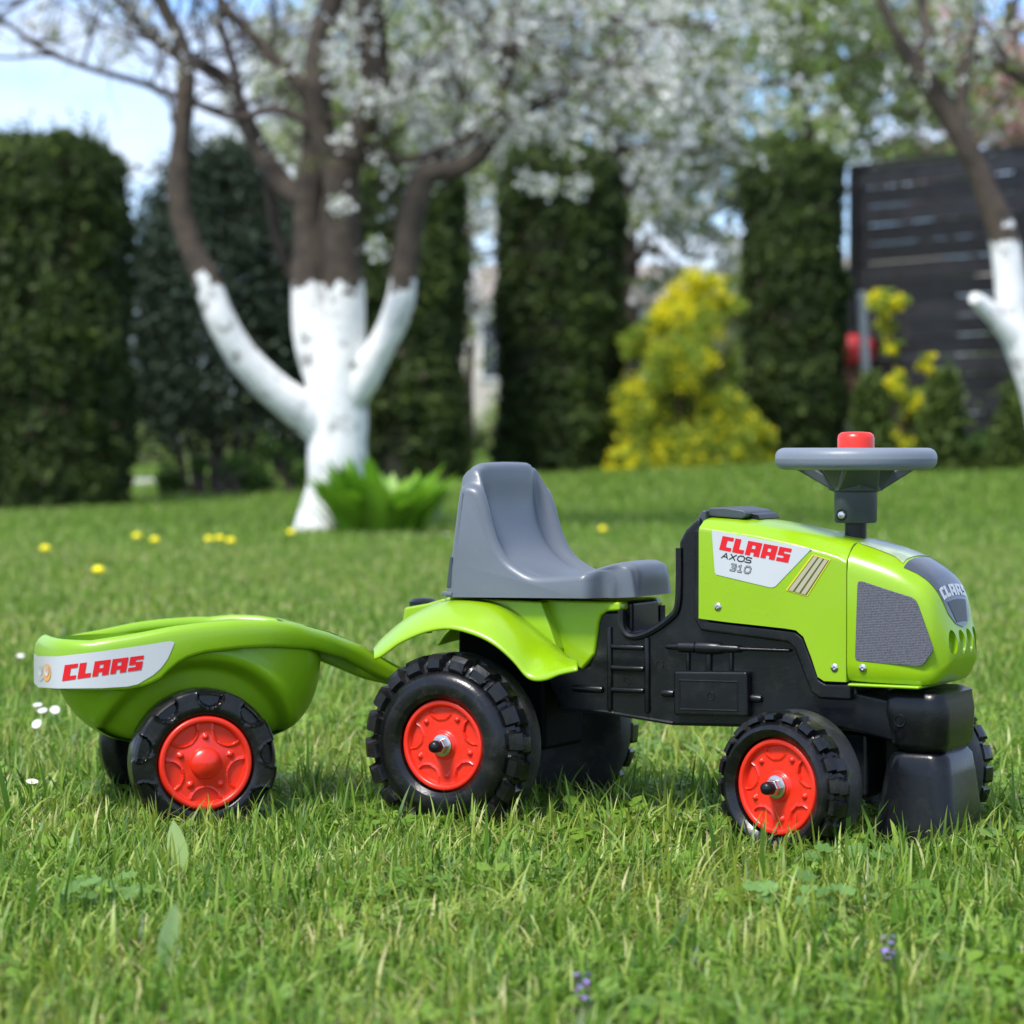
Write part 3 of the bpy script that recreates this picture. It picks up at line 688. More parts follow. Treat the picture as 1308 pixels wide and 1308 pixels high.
for s in (-1, 1):
    oo = cr([Vector(q) for q in tp(outer, -.149)], 4); ii = cr([Vector(q) for q in tp(inner, -.071)], 4); vs = []; nn = len(oo)
    for k, t in enumerate((0, .03, .07, .25, .5, .75, 1)):
        bul = .006 * math.sin(math.pi * t) ; dz = (-.0035, -.0008, 0, 0, 0, 0, 0)[k]
        for i in range(nn):
            p = oo[i].lerp(ii[i], t); vs.append((p.x, s * lerp(.149, .071, t), p.y + bul + dz))
    fs = [(a * nn + i, a * nn + i + 1, (a + 1) * nn + i + 1, (a + 1) * nn + i) for a in range(6) for i in range(nn - 1)]
    mg = mk('mudguard', vs, fs, M['green'], tractor, sharp=60)
    bmg = bmesh.new(); bmg.from_mesh(mg.data); bmesh.ops.recalc_face_normals(bmg, faces=bmg.faces); bmg.to_mesh(mg.data); bmg.free()
    sm = mg.modifiers.new('s', 'SOLIDIFY'); sm.thickness = .0035; sm.offset = 0
    mg.modifiers.new('b', 'BEVEL').width = .0012
dk = tp([(500, 812), (514, 797), (517, 776), (545, 771), (569, 764), (569, 790), (540, 792)], -.032)
MB().prism(dk, -.034, .060).build('rear_deck', M['green'], tractor, bevel=.003)
xk, zk = T.P(541, 775, .03)
MB().lathe([(.010, zk - .03), (.010, zk - .004), (.0165, zk - .002), (.0165, zk + .006), (.012, zk + .0095), (0, zk + .0105)], (xk, .03, 0), 'z', 24).build('hitch_pin', M['black'], tractor)
MB().box(-.135, -.02, -.014, .014, .128, .140).build('hitch_bar', M['black'], tractor, bevel=.003)

# wheels ------------------------------------------------------------
def polar(name, prof, n, fn, m, parent, sharp=30, closed=True):
    "revolved grid, fn(k, a, r, y) may move each point; axis y, outer face at -y"
    vs = []; K = len(prof)
    for k, (r, y) in enumerate(prof):
        for j in range(n):
            a = 2 * math.pi * j / n; rr, yy = fn(k, a, r, y); vs.append((rr * math.cos(a), yy, rr * math.sin(a)))
    fs = [(k * n + j, k * n + (j + 1) % n, (k + 1) * n + (j + 1) % n, (k + 1) * n + j) for k in range(K - 1) for j in range(n)]
    if closed: fs += [tuple(range(n)), tuple(range(K * n - 1, (K - 1) * n - 1, -1))]
    return mk(name, vs, fs, m, parent, sharp=sharp)
def rim_mesh(rad, style, parent):
    K = 44; n = 180; prof = [(rad * (K - i) / K, 0) for i in range(K)] + [(.0004, 0)]
    def h(r, a):
        t = r / rad; d = 0.0
        ringh = .0052 * min(1, max(0, (t - .84) / .03)) * min(1, max(0, (1.0 - t) / .03))
        d += ringh
        best = 9; 
        for k in range(5):
            ak = math.radians((90 if style == 'dome' else 60) + 36 + 72 * k); cx_, cy_ = math.cos(ak) * rad * .84, math.sin(ak) * rad * .84
            dd = math.hypot(r * math.cos(a) - cx_, r * math.sin(a) - cy_) / rad
            lim = .35 if style == 'dome' else .31
            if t < .83:
                if dd < lim: d += -.0016 if dd < lim - .04 else .0012
            ab = ak + math.radians(36); br = .56 if style == 'dome' else .66
            db = math.hypot(r * math.cos(a) - math.cos(ab) * rad * br, r * math.sin(a) - math.sin(ab) * rad * br) / rad
            if db < .065: d += .0028 * math.sqrt(max(0, 1 - (db / .065) ** 2)) + .0004
        if style == 'dome':
            star = .40 + .09 * (.5 + .5 * math.cos(5 * (a - math.radians(90))))
            if t < star + .12: d += .0040 * (1 - (t / (star + .12)) ** 1.6)
            if t < .34: d += .0085 * math.sqrt(1 - (t / .34) ** 2)
        else:
            if t < .30: d += .0035 * min(1, (.30 - t) / .04)
            if t < .16: d += .003
        return d
    def fn(k, a, r, y): return r, -(.0 + h(r, a))
    o = polar('rim', prof, n, fn, M['red'], parent, sharp=50, closed=False)
    return o
def tyre(rad, hw, rim_r, lugs, style, parent, loc, rz, name='tyre'):
    if style == 'lug':
        # key (profile base, raised A outer lugs, raised B inner lugs)
        b1 = rad * .935
        rowsd = [((rim_r + .0006, -hw * .45), 0), ((rim_r + .001, -hw * .82), 0), ((rim_r + .006, -hw * .98), 0), ((lerp(rim_r, rad, .33), -hw * 1.03), 0), ((lerp(rim_r, rad, .48), -hw * .97), 0), ((lerp(rim_r, rad, .58), -hw * .80), 0),
                 ((lerp(rim_r, rad, .62), -hw * .66), (lerp(rim_r, rad, .62), -hw * .68), 1), ((lerp(rim_r, rad, .70), -hw * .60), (lerp(rim_r, rad, .70), -hw * .84), 1),
                 ((b1 - .003, -hw * .52), (lerp(rim_r, rad, .88), -hw * .80), 1), ((b1, -hw * .40), (rad * .992, -hw * .62), 1), ((b1 + .0005, -hw * .18), (rad, -hw * .40), 1), ((b1 + .0008, -hw * .02), (rad, -hw * .06), 1), ((b1 + .0008, hw * .02), 0)]
        def f(k, a, r, y):
            rw = rowsd[k]
            if rw[1] and len(rw) == 3:
                ph = (a * lugs / (2 * math.pi) + .05 * (k - 7)) % 1.0
                if ph < .70: return rw[1]
            return rw[0]
        prof = [r[0] for r in rowsd]
        o = polar(name, prof, lugs * 12, f, M['tyre'], parent, sharp=32, closed=False)
        o.location = loc; o.rotation_euler = (0, 0, rz)
        # inner, duller half of the tyre
        inn = [(b1 + .0008, hw * .02), (rad * .985, hw * .06), (rad * .995, hw * .22), (rad * .995, hw * .75), (rad * .975, hw * .93), (rad * .93, hw * 1.0), (rad * .8, hw * 1.02), (rim_r, hw * .9), (rim_r * .6, hw * .6), (.012, hw * .6)]
        b2 = rad * .92
        def f2(k, a, r, y):
            if lugs > 90 and 1 <= k <= 4:
                ph = (a * lugs / (2 * math.pi) + .5) % 1.0
                if ph > .55: return (b2 if k < 4 else b2 * .99), y
            return r, y
        oi = polar('tyre_inner_half', inn, lugs * 10, f2, M['dull'], o, sharp=40, closed=True)
    else:
        w_ = hw
        prof = [(rim_r + .0004, -w_ * .40), (rim_r + .001, -w_ * .86), (rim_r + .0035, -w_ * .97), (rim_r + .008, -w_ * 1.0)]
        m0, m1 = rim_r + .010, rad
        NRW = 14
        for i in range(NRW):
            t = i / (NRW - 1); prof.append((lerp(m0, rad - .0035, t), -w_ * (1.0 - .06 * t)))
        prof += [(rad - .0012, -w_ * .86), (rad, -w_ * .74), (rad, -w_ * .60), (rad, -w_ * .4), (rad, -w_ * .3), (rad, w_ * .3), (rad, w_ * .75), (rad - .004, w_ * .97), (rad - .02, w_), (rim_r, w_ * .9), (.012, w_ * .6)]
        def f(k, a, r, y):
            if 4 <= k <= 21:
                ph = (a * lugs / (2 * math.pi) + .35) % 1.0 - .5; u = ph * 2 * math.pi * rad / lugs / .0150
                # scalloped pocket open to the tread
                vv = (rad - .001 - r) / .0175 if k < 18 else 0
                e = (abs(u) ** 2.6 + max(0, vv) ** 2.6)
                depth = min(1, max(0, (1 - e) / .22)); rimr = max(0, 1 - abs(e - 1.18) / .22)
                if k < 18: return r - .0035 * depth * max(0, 1 - vv * 1.2), y + .0070 * depth - .0012 * rimr
                fade = max(0, 1 - (k - 17) / 5); return r - .005 * depth * fade, y
            return r, y
        o = polar(name, prof, lugs * 30, f, M['tyre'], parent, sharp=48)
        o.location = loc; o.rotation_euler = (0, 0, rz)
    return o
def wheel(parent, loc, rz, rad, hw, rim_r, lugs, style, rimstyle, rdepth):
    t = tyre(rad, hw, rim_r, lugs, style, parent, loc, rz)
    r = rim_mesh(rim_r, rimstyle, t); r.location = (0, -hw * rdepth, 0)
    if rimstyle == 'nut':
        q = -hw * rdepth
        nt_ = MB().lathe([(.0118, q - .004), (.0118, q - .0062), (.0100, q - .0068)], (0, 0, 0), 'y', 24).build('washer', M['steel'], t)
        MB().lathe([(.0090, q - .0068), (.0090, q - .0135), (.0080, q - .0145)], (0, 0, 0), 'y', 6).build('axle_nut', M['steel'], t, bevel=.0006)
        MB().lathe([(.0066, q - .0140), (.0068, q - .0200), (.0060, q - .0238), (.0035, q - .0256), (0, q - .0262)], (0, 0, 0), 'y', 20).build('axle_cap', M['black'], t, sharp=60)
    return t
HWR = .0275
for s in (-1, 1):
    w1 = wheel(tractor, (0, s * (.150 - HWR), .0992), 0 if s < 0 else math.pi, .0992, HWR, .0500, 20, 'lug', 'nut', .55)
    sa = math.radians(14); yf = s * (.150 - .0265)
    w2 = wheel(tractor, (.4225 + yf * math.sin(sa) , yf * math.cos(sa), .0768), -sa + (0 if s < 0 else math.pi), .0768, .0265, .0500, 20, 'lug', 'nut', .55)
MB().lathe([(.0055, -.13), (.0055, .13)], (0, 0, .0992), 'y', 12).build('rear_axle', M['steel'], tractor)
fa = MB().lathe([(.0055, -.125), (.0055, .125)], (0, 0, 0), 'y', 12).build('front_axle', M['steel'], tractor)
fa.location = (.4225, 0, .0768); fa.rotation_euler = (0, 0, -math.radians(14))
MB().box(.385, .444, -.030, .030, .055, .125).build('steering_fork', M['black'], tractor, bevel=.006)

# ------------------------------------------------------------------ trailer
TF = Frame(-.368, 3.074, -17)
trailer = empty('toy_trailer', 'lime green toy tipping trailer with two red-hubbed black wheels hitched behind the tractor', 'toy trailer', TF.o, -TF.a)
plan_h = [(-.1625, 0), (-.1615, .035), (-.158, .064), (-.150, .087), (-.134, .104), (-.114, .1145), (-.085, .121), (-.04, .126), (.01, .126), (.05, .122), (.085, .112), (.115, .095), (.145, .072), (.175, .050), (.205, .034), (.235, .024), (.258, .017), (.266, .008), (.268, 0)]
ph = cr([Vector(p) for p in plan_h], 5)
bt = ([36, 60, 93, 130, 167, 223, 260, 300, 350, 380, 425, 460, 505, 530], [826.5, 825.5, 822.5, 817.5, 812, 801.5, 797, 794, 793.5, 797, 809, 824, 849, 860])
bb = ([36, 75, 130, 163, 185, 203, 222, 240, 260, 307, 349, 402, 440, 471, 494, 530], [879, 882.5, 882, 881, 877, 869, 850, 840, 834, 828, 826, 829, 840, 858, 869, 882])
ztop, zbot = [], []
for p in ph:
    px_, _ = TF.px(p.x, -p.y, .2)
    px_ = max(px_, 38) if p.x > -.13 else 38 + (0)
    ztop.append(TF.zat(p.x, -p.y, interp(px_, *bt))); zbot.append(TF.zat(p.x, -p.y, interp(px_, *bb)))
nh = len(ph)
# the rear end: level heights behind the silhouette
kk = next(i for i, p in enumerate(ph) if p.x > -.125)
for i in range(kk): ztop[i] = ztop[kk]; zbot[i] = zbot[kk]
loop = [(p.x, -p.y, ztop[i], zbot[i]) for i, p in enumerate(ph)] + [(p.x, p.y, ztop[i] - .010 * max(0, min(1, (.13 - p.x) / .08)) * min(1, p.y / .06), zbot[i]) for i, p in list(enumerate(ph))[-2:0:-1]]
NL = len(loop)
def onrm(i):
    a = Vector(loop[(i + 1) % NL][:2]) - Vector(loop[(i - 1) % NL][:2]); a.normalize(); return Vector((a.y, -a.x))
# band with rolled top lip
rowsb = [(-.0035, 'b', 0), (-.0005, 'b', .0015), (0, 'b', .004), (0, 'm', 0), (0, 't', -.010), (-.0012, 't', -.005), (-.0035, 't', -.0015), (-.0065, 't', 0), (-.0085, 't', 0), (-.0110, 't', -.0012), (-.0128, 't', -.005), (-.0132, 't', -.012)]
vs = []
for off, k, dz in rowsb:
    for i, (x, y, zt, zb) in enumerate(loop):
        nn = onrm(i); wide = min(1, (.26 - x) / .10) if x > .14 else 1; wide = max(.0, min(1, wide)); o2 = off * (wide if off < -.005 else 1)
        z = {'b': zb, 't': zt, 'm': (zt + zb) / 2}[k] + dz
        vs.append((x + nn.x * o2, y + nn.y * o2, z))
fs = [(a * NL + i, a * NL + (i + 1) % NL, (a + 1) * NL + (i + 1) % NL, (a + 1) * NL + i) for a in range(len(rowsb) - 1) for i in range(NL)]
band = mk('rim_band', vs, fs, M['tubgreen'], trailer, sharp=60)
sm = band.modifiers.new('s', 'SOLIDIFY'); sm.thickness = .002; sm.offset = 0
# deck of the drawbar arm (front of the tub opening)
vs = []; dkk = [i for i, p in enumerate(ph) if p.x > .118]
for i in dkk:
    p = ph[i]; w_ = max(.001, p.y - .012)
    for j in range(9): vs.append((p.x, lerp(-w_, w_, j / 8), ztop[i] + .0006 - .003 * math.sin(math.pi * j / 8)))
fs = [(a * 9 + j, a * 9 + j + 1, (a + 1) * 9 + j + 1, (a + 1) * 9 + j) for a in range(len(dkk) - 1) for j in range(8)]
mk('drawbar_deck', vs, fs, M['tubgreen'], trailer, sharp=60)
# tub body: rounded bowl below the band
def plan_at(ang, sc_=1.0, xf=.150):
    "bowl plan: superellipse, shorter than the band"
    c_, s_ = math.cos(ang), math.sin(ang); e = 2 / 2.6
    x = math.copysign(abs(c_) ** e, c_); y = math.copysign(abs(s_) ** e, s_)
    return x, y
NB = 96; vs = []
# rows: z, rear x, front x, half width
rowsT = [(.206, -.148, .150, .113), (.190, -.146, .151, .113), (.176, -.144, .151, .1125), (.160, -.141, .149, .111), (.142, -.134, .144, .108), (.124, -.122, .135, .103), (.110, -.107, .122, .095), (.100, -.090, .105, .083), (.095, -.070, .085, .066), (.0925, -.04, .05, .04)]
for z, xr, xf, hw in rowsT:
    for j in range(NB):
        x, y = plan_at(2 * math.pi * j / NB); X = (xr + xf) / 2 + x * (xf - xr) / 2; Y = y * hw
        # wheel arch pressed into the side
        d = math.hypot(X, z - .079)
        ins = .030 * max(0, min(1, (.112 - d) / .016))
        lip = .004 * max(0, 1 - abs(d - .118) / .008)
        if abs(Y) > .03: Y = math.copysign(abs(Y) - ins + lip, Y)
        vs.append((X, Y, z))
fs = [(a * NB + i, a * NB + (i + 1) % NB, (a + 1) * NB + (i + 1) % NB, (a + 1) * NB + i) for a in range(len(rowsT) - 1) for i in range(NB)] + [tuple(range(len(vs) - NB, len(vs)))]
# finer rows for the arch
def dense(rows, m):
    out = []; arr = np.array(rows)
    for i in range(len(rows) - 1):
        for k in range(m): out.append(catm(arr, i + k / m))
    return out + [arr[-1]]
vs = []; RT = dense(rowsT, 5)
for z, xr, xf, hw in RT:
    for j in range(NB * 2):
        x, y = plan_at(math.pi * j / NB); X = (xr + xf) / 2 + x * (xf - xr) / 2; Y = y * hw
        d = math.hypot(X, (z - .079)); q = max(0, min(1, (.113 - d) / .014)); q = q * q * (3 - 2 * q)
        lip = .0035 * max(0, 1 - abs(d - .119) / .009)
        if abs(Y) > .04: Y = math.copysign(abs(Y) - .024 * q + lip, Y)
        vs.append((X, Y, z))
n2 = NB * 2
fs = [(a * n2 + i, a * n2 + (i + 1) % n2, (a + 1) * n2 + (i + 1) % n2, (a + 1) * n2 + i) for a in range(len(RT) - 1) for i in range(n2)] + [tuple(range(len(vs) - n2, len(vs)))]
tub = mk('tub', vs, fs, M['tubgreen'], trailer, sharp=70)
# underside channel of the arm
zc = lambda x: interp(x, [p.x for p in ph], zbot)
MB().prism([(.10, zc(.10) - .006), (.155, zc(.155) - .012), (.205, zc(.205) - .010), (.250, zc(.25) - .002), (.250, zc(.25) + .012), (.155, zc(.155) + .02), (.10, zc(.10) + .02)], -.020, .020).build('drawbar', M['tubgreen'], trailer, bevel=.004)
# band surface points for the prints
def band_pt(px_, py_, off=.0016):
    "point of the near side of the band seen at a pixel"
    best = None
    for i in range(NL - 1):
        (x0, y0_, a, b_), (x1, y1_, c_, d_) = loop[i], loop[i + 1]
        if x0 > .1 or y0_ > .02: continue
        p0 = TF.px(x0, y0_, .19)[0]; p1 = TF.px(x1, y1_, .19)[0]
        if p1 > p0 and p0 <= px_ <= p1 and best is None:
            t = (px_ - p0) / (p1 - p0); best = (lerp(x0, x1, t), lerp(y0_, y1_, t), i)
    if best is None: best = (loop[kk][0], loop[kk][1], kk)
    x, y, i = best; nn = onrm(i); x += nn.x * off; y += nn.y * off
    return Vector((x, y, TF.zat(x, y, py_)))
lp = min(range(kk + 12), key=lambda i: TF.px(loop[i][0], loop[i][1], .19)[0])
pxmin = TF.px(loop[lp][0], loop[lp][1], .19)[0]
cols = []
ztb = band_pt(pxmin + 1, 838).z; zbb = band_pt(pxmin + 1, 877).z
for i in range(-14, lp): 
    nn = onrm(i); cols.append(((loop[i][0] + nn.x * .0016, loop[i][1] + nn.y * .0016, zbb), (loop[i][0] + nn.x * .0016, loop[i][1] + nn.y * .0016, ztb)))
TT = ([36, 75, 130, 185, 219, 222.5], [838, 838.5, 832, 824, 818.5, 821]); BT = ([36, 75, 130, 163, 176, 196, 206, 214.5, 220, 222.5], [877, 879.5, 879, 877, 874, 862, 853, 841, 828, 822])
for px_ in np.linspace(pxmin + .6, 222.5, 60):
    cols.append((band_pt(px_, interp(px_, *BT)), band_pt(px_, interp(px_, *TT))))
vs = [p for c_ in cols for p in (c_[0], Vector(c_[0]).lerp(Vector(c_[1]), .5), c_[1])]
fs = [(3 * i + k, 3 * i + 3 + k, 3 * i + 4 + k, 3 * i + 1 + k) for i in range(len(cols) - 1) for k in (0, 1)]
tst = mk('white_sticker', vs, fs, M['sticker'], band, sharp=60, label='white sticker with red lettering')
def tmap(u, v):
    bx_, by_ = lerp(81, 180.5, u), lerp(870, 855.5, u); tx, ty = lerp(84.5, 184, u), lerp(849.5, 837, u)
    return band_pt(lerp(bx_, tx, v), lerp(by_, ty, v), .0021)
letters('letter', 'CLAAS', tmap, M['redprint'], tst, 4)
for cx_, m_, rr in ((54, 'silverprint', (4.6, 10.5)), (62, 'orange', (5.2, 11.5))):
    vs = [band_pt(cx_, 859, .0021)]; N_ = 20
    for k in range(N_): a = 2 * math.pi * k / N_; vs.append(band_pt(max(pxmin + 1, cx_ + rr[0] * math.cos(a)), 859 + rr[1] * math.sin(a), .0021))
    mk('round_emblem', vs, [(0, 1 + k, 1 + (k + 1) % N_) for k in range(N_)], M[m_], tst, flat=True)
    vs = [band_pt(cx_, 857, .0018)]
    for k in range(N_): a = 2 * math.pi * k / N_; vs.append(band_pt(max(pxmin + 1, cx_ + rr[0] * .55 * math.cos(a)), 857 + rr[1] * .6 * math.sin(a), .0025))
    mk('emblem_centre', vs, [(0, 1 + k, 1 + (k + 1) % N_) for k in range(N_)], M['sticker'], tst, flat=True)
for s in (-1, 1):
    wheel(trailer, (0, s * (.130 - .021), .0795), 0 if s < 0 else math.pi, .0795, .021, .0515, 9, 'scallop', 'dome', .74)
MB().lathe([(.005, -.11), (.005, .11)], (0, 0, .0795), 'y', 12).build('trailer_axle', M['steel'], trailer)
#@@BACK
# ------------------------------------------------------------------ hedges, trees and other things behind
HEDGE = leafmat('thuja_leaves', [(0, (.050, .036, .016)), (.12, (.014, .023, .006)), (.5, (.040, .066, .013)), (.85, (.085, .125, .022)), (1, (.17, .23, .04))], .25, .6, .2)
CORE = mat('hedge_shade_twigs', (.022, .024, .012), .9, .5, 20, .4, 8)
BLUE = leafmat('juniper_leaves', [(0, (.018, .027, .012)), (.5, (.040, .062, .032)), (.9, (.085, .125, .080)), (1, (.2, .26, .19))], .2, .6, .25)
def hedge(name, label, x0, x1, Y, dep, ztop, m=HEDGE, n=15000, cat='hedge', taper=.04, spikes=40, group='clipped evergreen columns behind the lawn'):
    xc, hw = (x0 + x1) / 2, (x1 - x0) / 2; zb = min(ground(x0, Y), ground(x1, Y)) - .02
    root = empty(name, label, cat, (xc, Y, zb), 0, group); H = ztop - zb
    def surf(u, a, k=1.0):
        e = 2 / 3.4; c_, s_ = np.cos(a), np.sin(a)
        top = np.clip((u - .93) / .07, 0, 1); f = (1 - taper * u) * (1 - .28 * top ** 2) * (1 - .10 * np.clip((.08 - u) / .08, 0, 1))
        px_ = np.sign(c_) * np.abs(c_) ** e * hw * f * k; py_ = np.sign(s_) * np.abs(s_) ** e * dep / 2 * f * k
        return px_, py_, u * H
    ad = np.linspace(-np.pi, np.pi, 4001); sx_, sy_, _ = surf(np.full(4001, .5), ad); cl = np.concatenate([[0], np.cumsum(np.hypot(np.diff(sx_), np.diff(sy_)))])
    u = NR.random(n); a = np.interp(NR.random(n) * cl[-1], cl, ad); a = np.where(NR.random(n) < .5, -np.abs(a), a)
    x, y, z = surf(u, a); p = np.stack([x, y, z], 1)
    topn = int(n * .10); r_ = np.sqrt(NR.random(topn)); aa = NR.random(topn) * 6.283
    tx, ty, _ = surf(np.ones(topn), aa); p[:topn] = np.stack([tx * r_, ty * r_, np.full(topn, H)], 1)
    nrm = p.copy(); nrm[:, 2] = 0; nrm /= np.linalg.norm(nrm, axis=1)[:, None] + 1e-6; nrm[:topn] = (0, 0, 1)
    cn = clump_noise(p + xc * 3, 5.5); cn2 = clump_noise(p + 7 + xc, 17)
    p += nrm * (cn * .055 + cn2 * .03 + NR.normal(size=n) * .022)[:, None]
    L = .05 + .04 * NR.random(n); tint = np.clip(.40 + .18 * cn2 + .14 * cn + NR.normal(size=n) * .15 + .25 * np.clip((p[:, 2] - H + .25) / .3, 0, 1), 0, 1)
    nn = nrm + NR.normal(size=(n, 3)) * .55; nn /= np.linalg.norm(nn, axis=1)[:, None]
    parts = [quads(p, nn, L, L * .5, tint)]
    if spikes:
        q = NR.random(spikes); sp = np.stack([(NR.random(spikes) - .5) * 2 * hw * .8, (NR.random(spikes) - .5) * dep * .7, np.full(spikes, H)], 1)
        for k in range(5):
            pp = sp + np.stack([NR.normal(size=spikes) * .01, NR.normal(size=spikes) * .01, .03 * k * (q * 1.6)], 1)
            parts.append(quads(pp, np.tile([[0.2, -1, .2]], (spikes, 1)) + NR.normal(size=(spikes, 3)) * .4, np.full(spikes, .05), np.full(spikes, .02), np.full(spikes, .6)))
    v = np.concatenate([a_ for a_, _ in parts]); t = np.concatenate([b_ for _, b_ in parts])
    quad_object('foliage', v, t, m, root, 'stuff')
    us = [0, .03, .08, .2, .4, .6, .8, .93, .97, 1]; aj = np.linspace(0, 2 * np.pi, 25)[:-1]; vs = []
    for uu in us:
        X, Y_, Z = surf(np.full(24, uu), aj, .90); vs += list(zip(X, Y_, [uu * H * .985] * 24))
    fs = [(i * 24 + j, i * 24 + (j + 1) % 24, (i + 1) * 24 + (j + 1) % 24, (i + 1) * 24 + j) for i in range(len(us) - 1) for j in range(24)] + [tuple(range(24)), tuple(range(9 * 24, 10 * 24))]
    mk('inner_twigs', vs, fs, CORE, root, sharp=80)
    return root
def px2x(px_, Y): return at(px_, 600, Y).x
def zpy(py_, Y): return at(654, py_, Y).z
def H_(label, a, b, Y, dep, top, **k): return hedge('thuja_hedge', label, px2x(a, Y), px2x(b, Y), Y, dep, zpy(top, Y), **k)
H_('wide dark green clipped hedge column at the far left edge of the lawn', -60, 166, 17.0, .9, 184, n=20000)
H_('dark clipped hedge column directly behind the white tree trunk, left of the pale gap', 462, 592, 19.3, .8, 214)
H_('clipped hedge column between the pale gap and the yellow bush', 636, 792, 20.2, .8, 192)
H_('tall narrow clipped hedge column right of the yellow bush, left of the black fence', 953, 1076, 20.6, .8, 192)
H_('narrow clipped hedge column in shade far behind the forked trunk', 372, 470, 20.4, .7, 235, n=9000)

# loose dark conifer with bare stems
def conifer(label, x0, x1, Y, zt, n, m, name='juniper_bush', cat='conifer', stems=6, loose=.10, base=.35, group=None, fat=1.0):
    xc, hw = (x0 + x1) / 2, (x1 - x0) / 2; zb = ground(xc, Y) - .02; root = empty(name, label, cat, (xc, Y, zb), 0, group); H = zt - zb
    pts = []; b = MB()
    if stems:
        for k in range(stems):
            bx_ = (k + .5) / stems * 2 - 1; p0 = Vector((bx_ * hw * .35, R.uniform(-.12, .12), 0)); p1 = Vector((bx_ * hw * .75, R.uniform(-.2, .2), H * R.uniform(.75, .95)))
            mid = p0.lerp(p1, .4) + Vector((R.uniform(-.05, .05), 0, 0)); b.tube(cr([p0, mid, p1], 5), list(np.linspace(.032, .008, 11)), 6)
        b.build('stem', M['twig'], root)
    nb = n // 60
    for k in range(nb):
        u = R.uniform(base * .5, 1) if stems else R.random() ** 1.3
        rr = hw * (fat * min(1, (1.12 - u) * 2.6) if stems else (1 - u) * .95 + .03); low = max(0, (base - u) / base) if stems else 0
        if R.random() < low * .8: continue
        a = R.uniform(0, 6.283); r = rr * math.sqrt(R.uniform(.25, 1)); pts.append((r * math.cos(a), r * math.sin(a) * .7, u * H))
    pc = np.array(pts); idx = NR.integers(0, len(pc), n); off = NR.normal(size=(n, 3)) * np.array([loose, loose, loose * 1.25]) * .6
    p = pc[idx] + off; p[:, 2] = np.clip(p[:, 2], .03, None); nn = NR.normal(size=(n, 3)); nn /= np.linalg.norm(nn, axis=1)[:, None]
    tint = np.clip(.42 + (NR.random(len(pc)) - .5)[idx] * .5 + NR.normal(size=n) * .14, 0, 1); L = .04 + .04 * NR.random(n)
    v, t = quads(p, nn, L, L * .45, tint); quad_object('foliage', v, t, m, root, 'stuff'); return root
conifer('tall loose blue-green conifer with bare stems, right of the far left hedge column', px2x(158, 18.9), px2x(392, 18.9), 18.9, zpy(200, 18.9), 34000, BLUE, loose=.13, stems=8)
SMALL = leafmat('small_conifer_leaves', [(0, (.03, .05, .01)), (.5, (.07, .11, .02)), (1, (.16, .22, .04))], .25, .6, .2)
for lab, a, b_, t in (('small pointed conifer in front of the fence, right of the lower yellow flowers', 1165, 1242, 486), ('small conifer in front of the white pole, left of the lower yellow flowers', 1082, 1142, 494), ('small rounded conifer before the fence at the right edge', 1258, 1345, 502)):
    conifer(lab, px2x(a, 17.5), px2x(b_, 17.5), 17.5, zpy(t, 17.5), 7000, SMALL, 'small_conifer', 'conifer', 0, .07, group='small conifers in front of the black fence')

# forsythia
YEL = leafmat('forsythia_flowers', [(0, (.17, .26, .03)), (.42, (.36, .45, .06)), (.52, (.74, .70, .04)), (1, (.92, .84, .03))], .45, .6, .2)
def shrub(label, blobs, Y, n, name='forsythia_bush', cat='shrub', m=YEL, stem_base=None, group=None, size=.034):
    "blobs: (px, py, r_px, yellow share)"
    bx_ = px2x(stem_base, Y); zb = ground(bx_, Y); root = empty(name, label, cat, (bx_, Y, zb), 0, group); b = MB(); P_, T_ = [], []
    tot = sum(r * r for _, _, r, _ in blobs)
    for x, y, r, yl in blobs:
        c = at(x, y, Y + R.uniform(-.3, .3)); c = c - Vector((bx_, Y, zb)); rr = r / F_PX * Y; k = int(n * r * r / tot)
        nk = max(4, k // 30); sub = NR.normal(size=(nk, 3)); sub = sub / np.linalg.norm(sub, axis=1)[:, None] * (NR.random(nk) ** .4)[:, None] * rr
        ii = NR.integers(0, nk, k); p = np.array(c) + sub[ii] + NR.normal(size=(k, 3)) * rr * .19; p[:, 2] = np.abs(p[:, 2])
        isy = NR.random(nk)[ii] < yl; P_.append(p); T_.append(np.where(isy, .55 + .45 * NR.random(k), .45 * NR.random(k)))
        for _ in range(3):
            e = c + Vector((R.uniform(-rr, rr), R.uniform(-rr, rr), R.uniform(0, rr))) * .8; s0 = Vector((R.uniform(-.12, .12), R.uniform(-.1, .1), 0))
            b.tube(cr([s0, s0.lerp(e, .5) + Vector((0, 0, .08)), e], 4), list(np.linspace(.009, .003, 9)), 5)
    b.build('stem', M['twig'], root); p = np.concatenate(P_); t = np.concatenate(T_); k = len(p); nn = NR.normal(size=(k, 3)); nn /= np.linalg.norm(nn, axis=1)[:, None]
    L = size * (.7 + .7 * NR.random(k)); v, t = quads(p, nn, L, L * .7, t); quad_object('flowering_twigs', v, t, m, root, 'stuff'); return root
shrub('large yellow flowering bush between two clipped hedge columns', [(895, 372, 28, .95), (858, 388, 24, .9), (925, 385, 16, .6), (840, 410, 20, .55), (885, 420, 34, .35), (880, 462, 30, .45), (850, 470, 32, .22), (915, 470, 30, .12), (825, 520, 40, .3), (870, 525, 42, .32), (920, 530, 40, .3), (830, 575, 42, .28), (880, 580, 42, .42), (930, 572, 38, .45), (965, 560, 24, .65), (975, 585, 20, .6), (800, 590, 24, .3), (945, 395, 14, .2), (815, 440, 24, .15)], 19.6, 27000, stem_base=875)
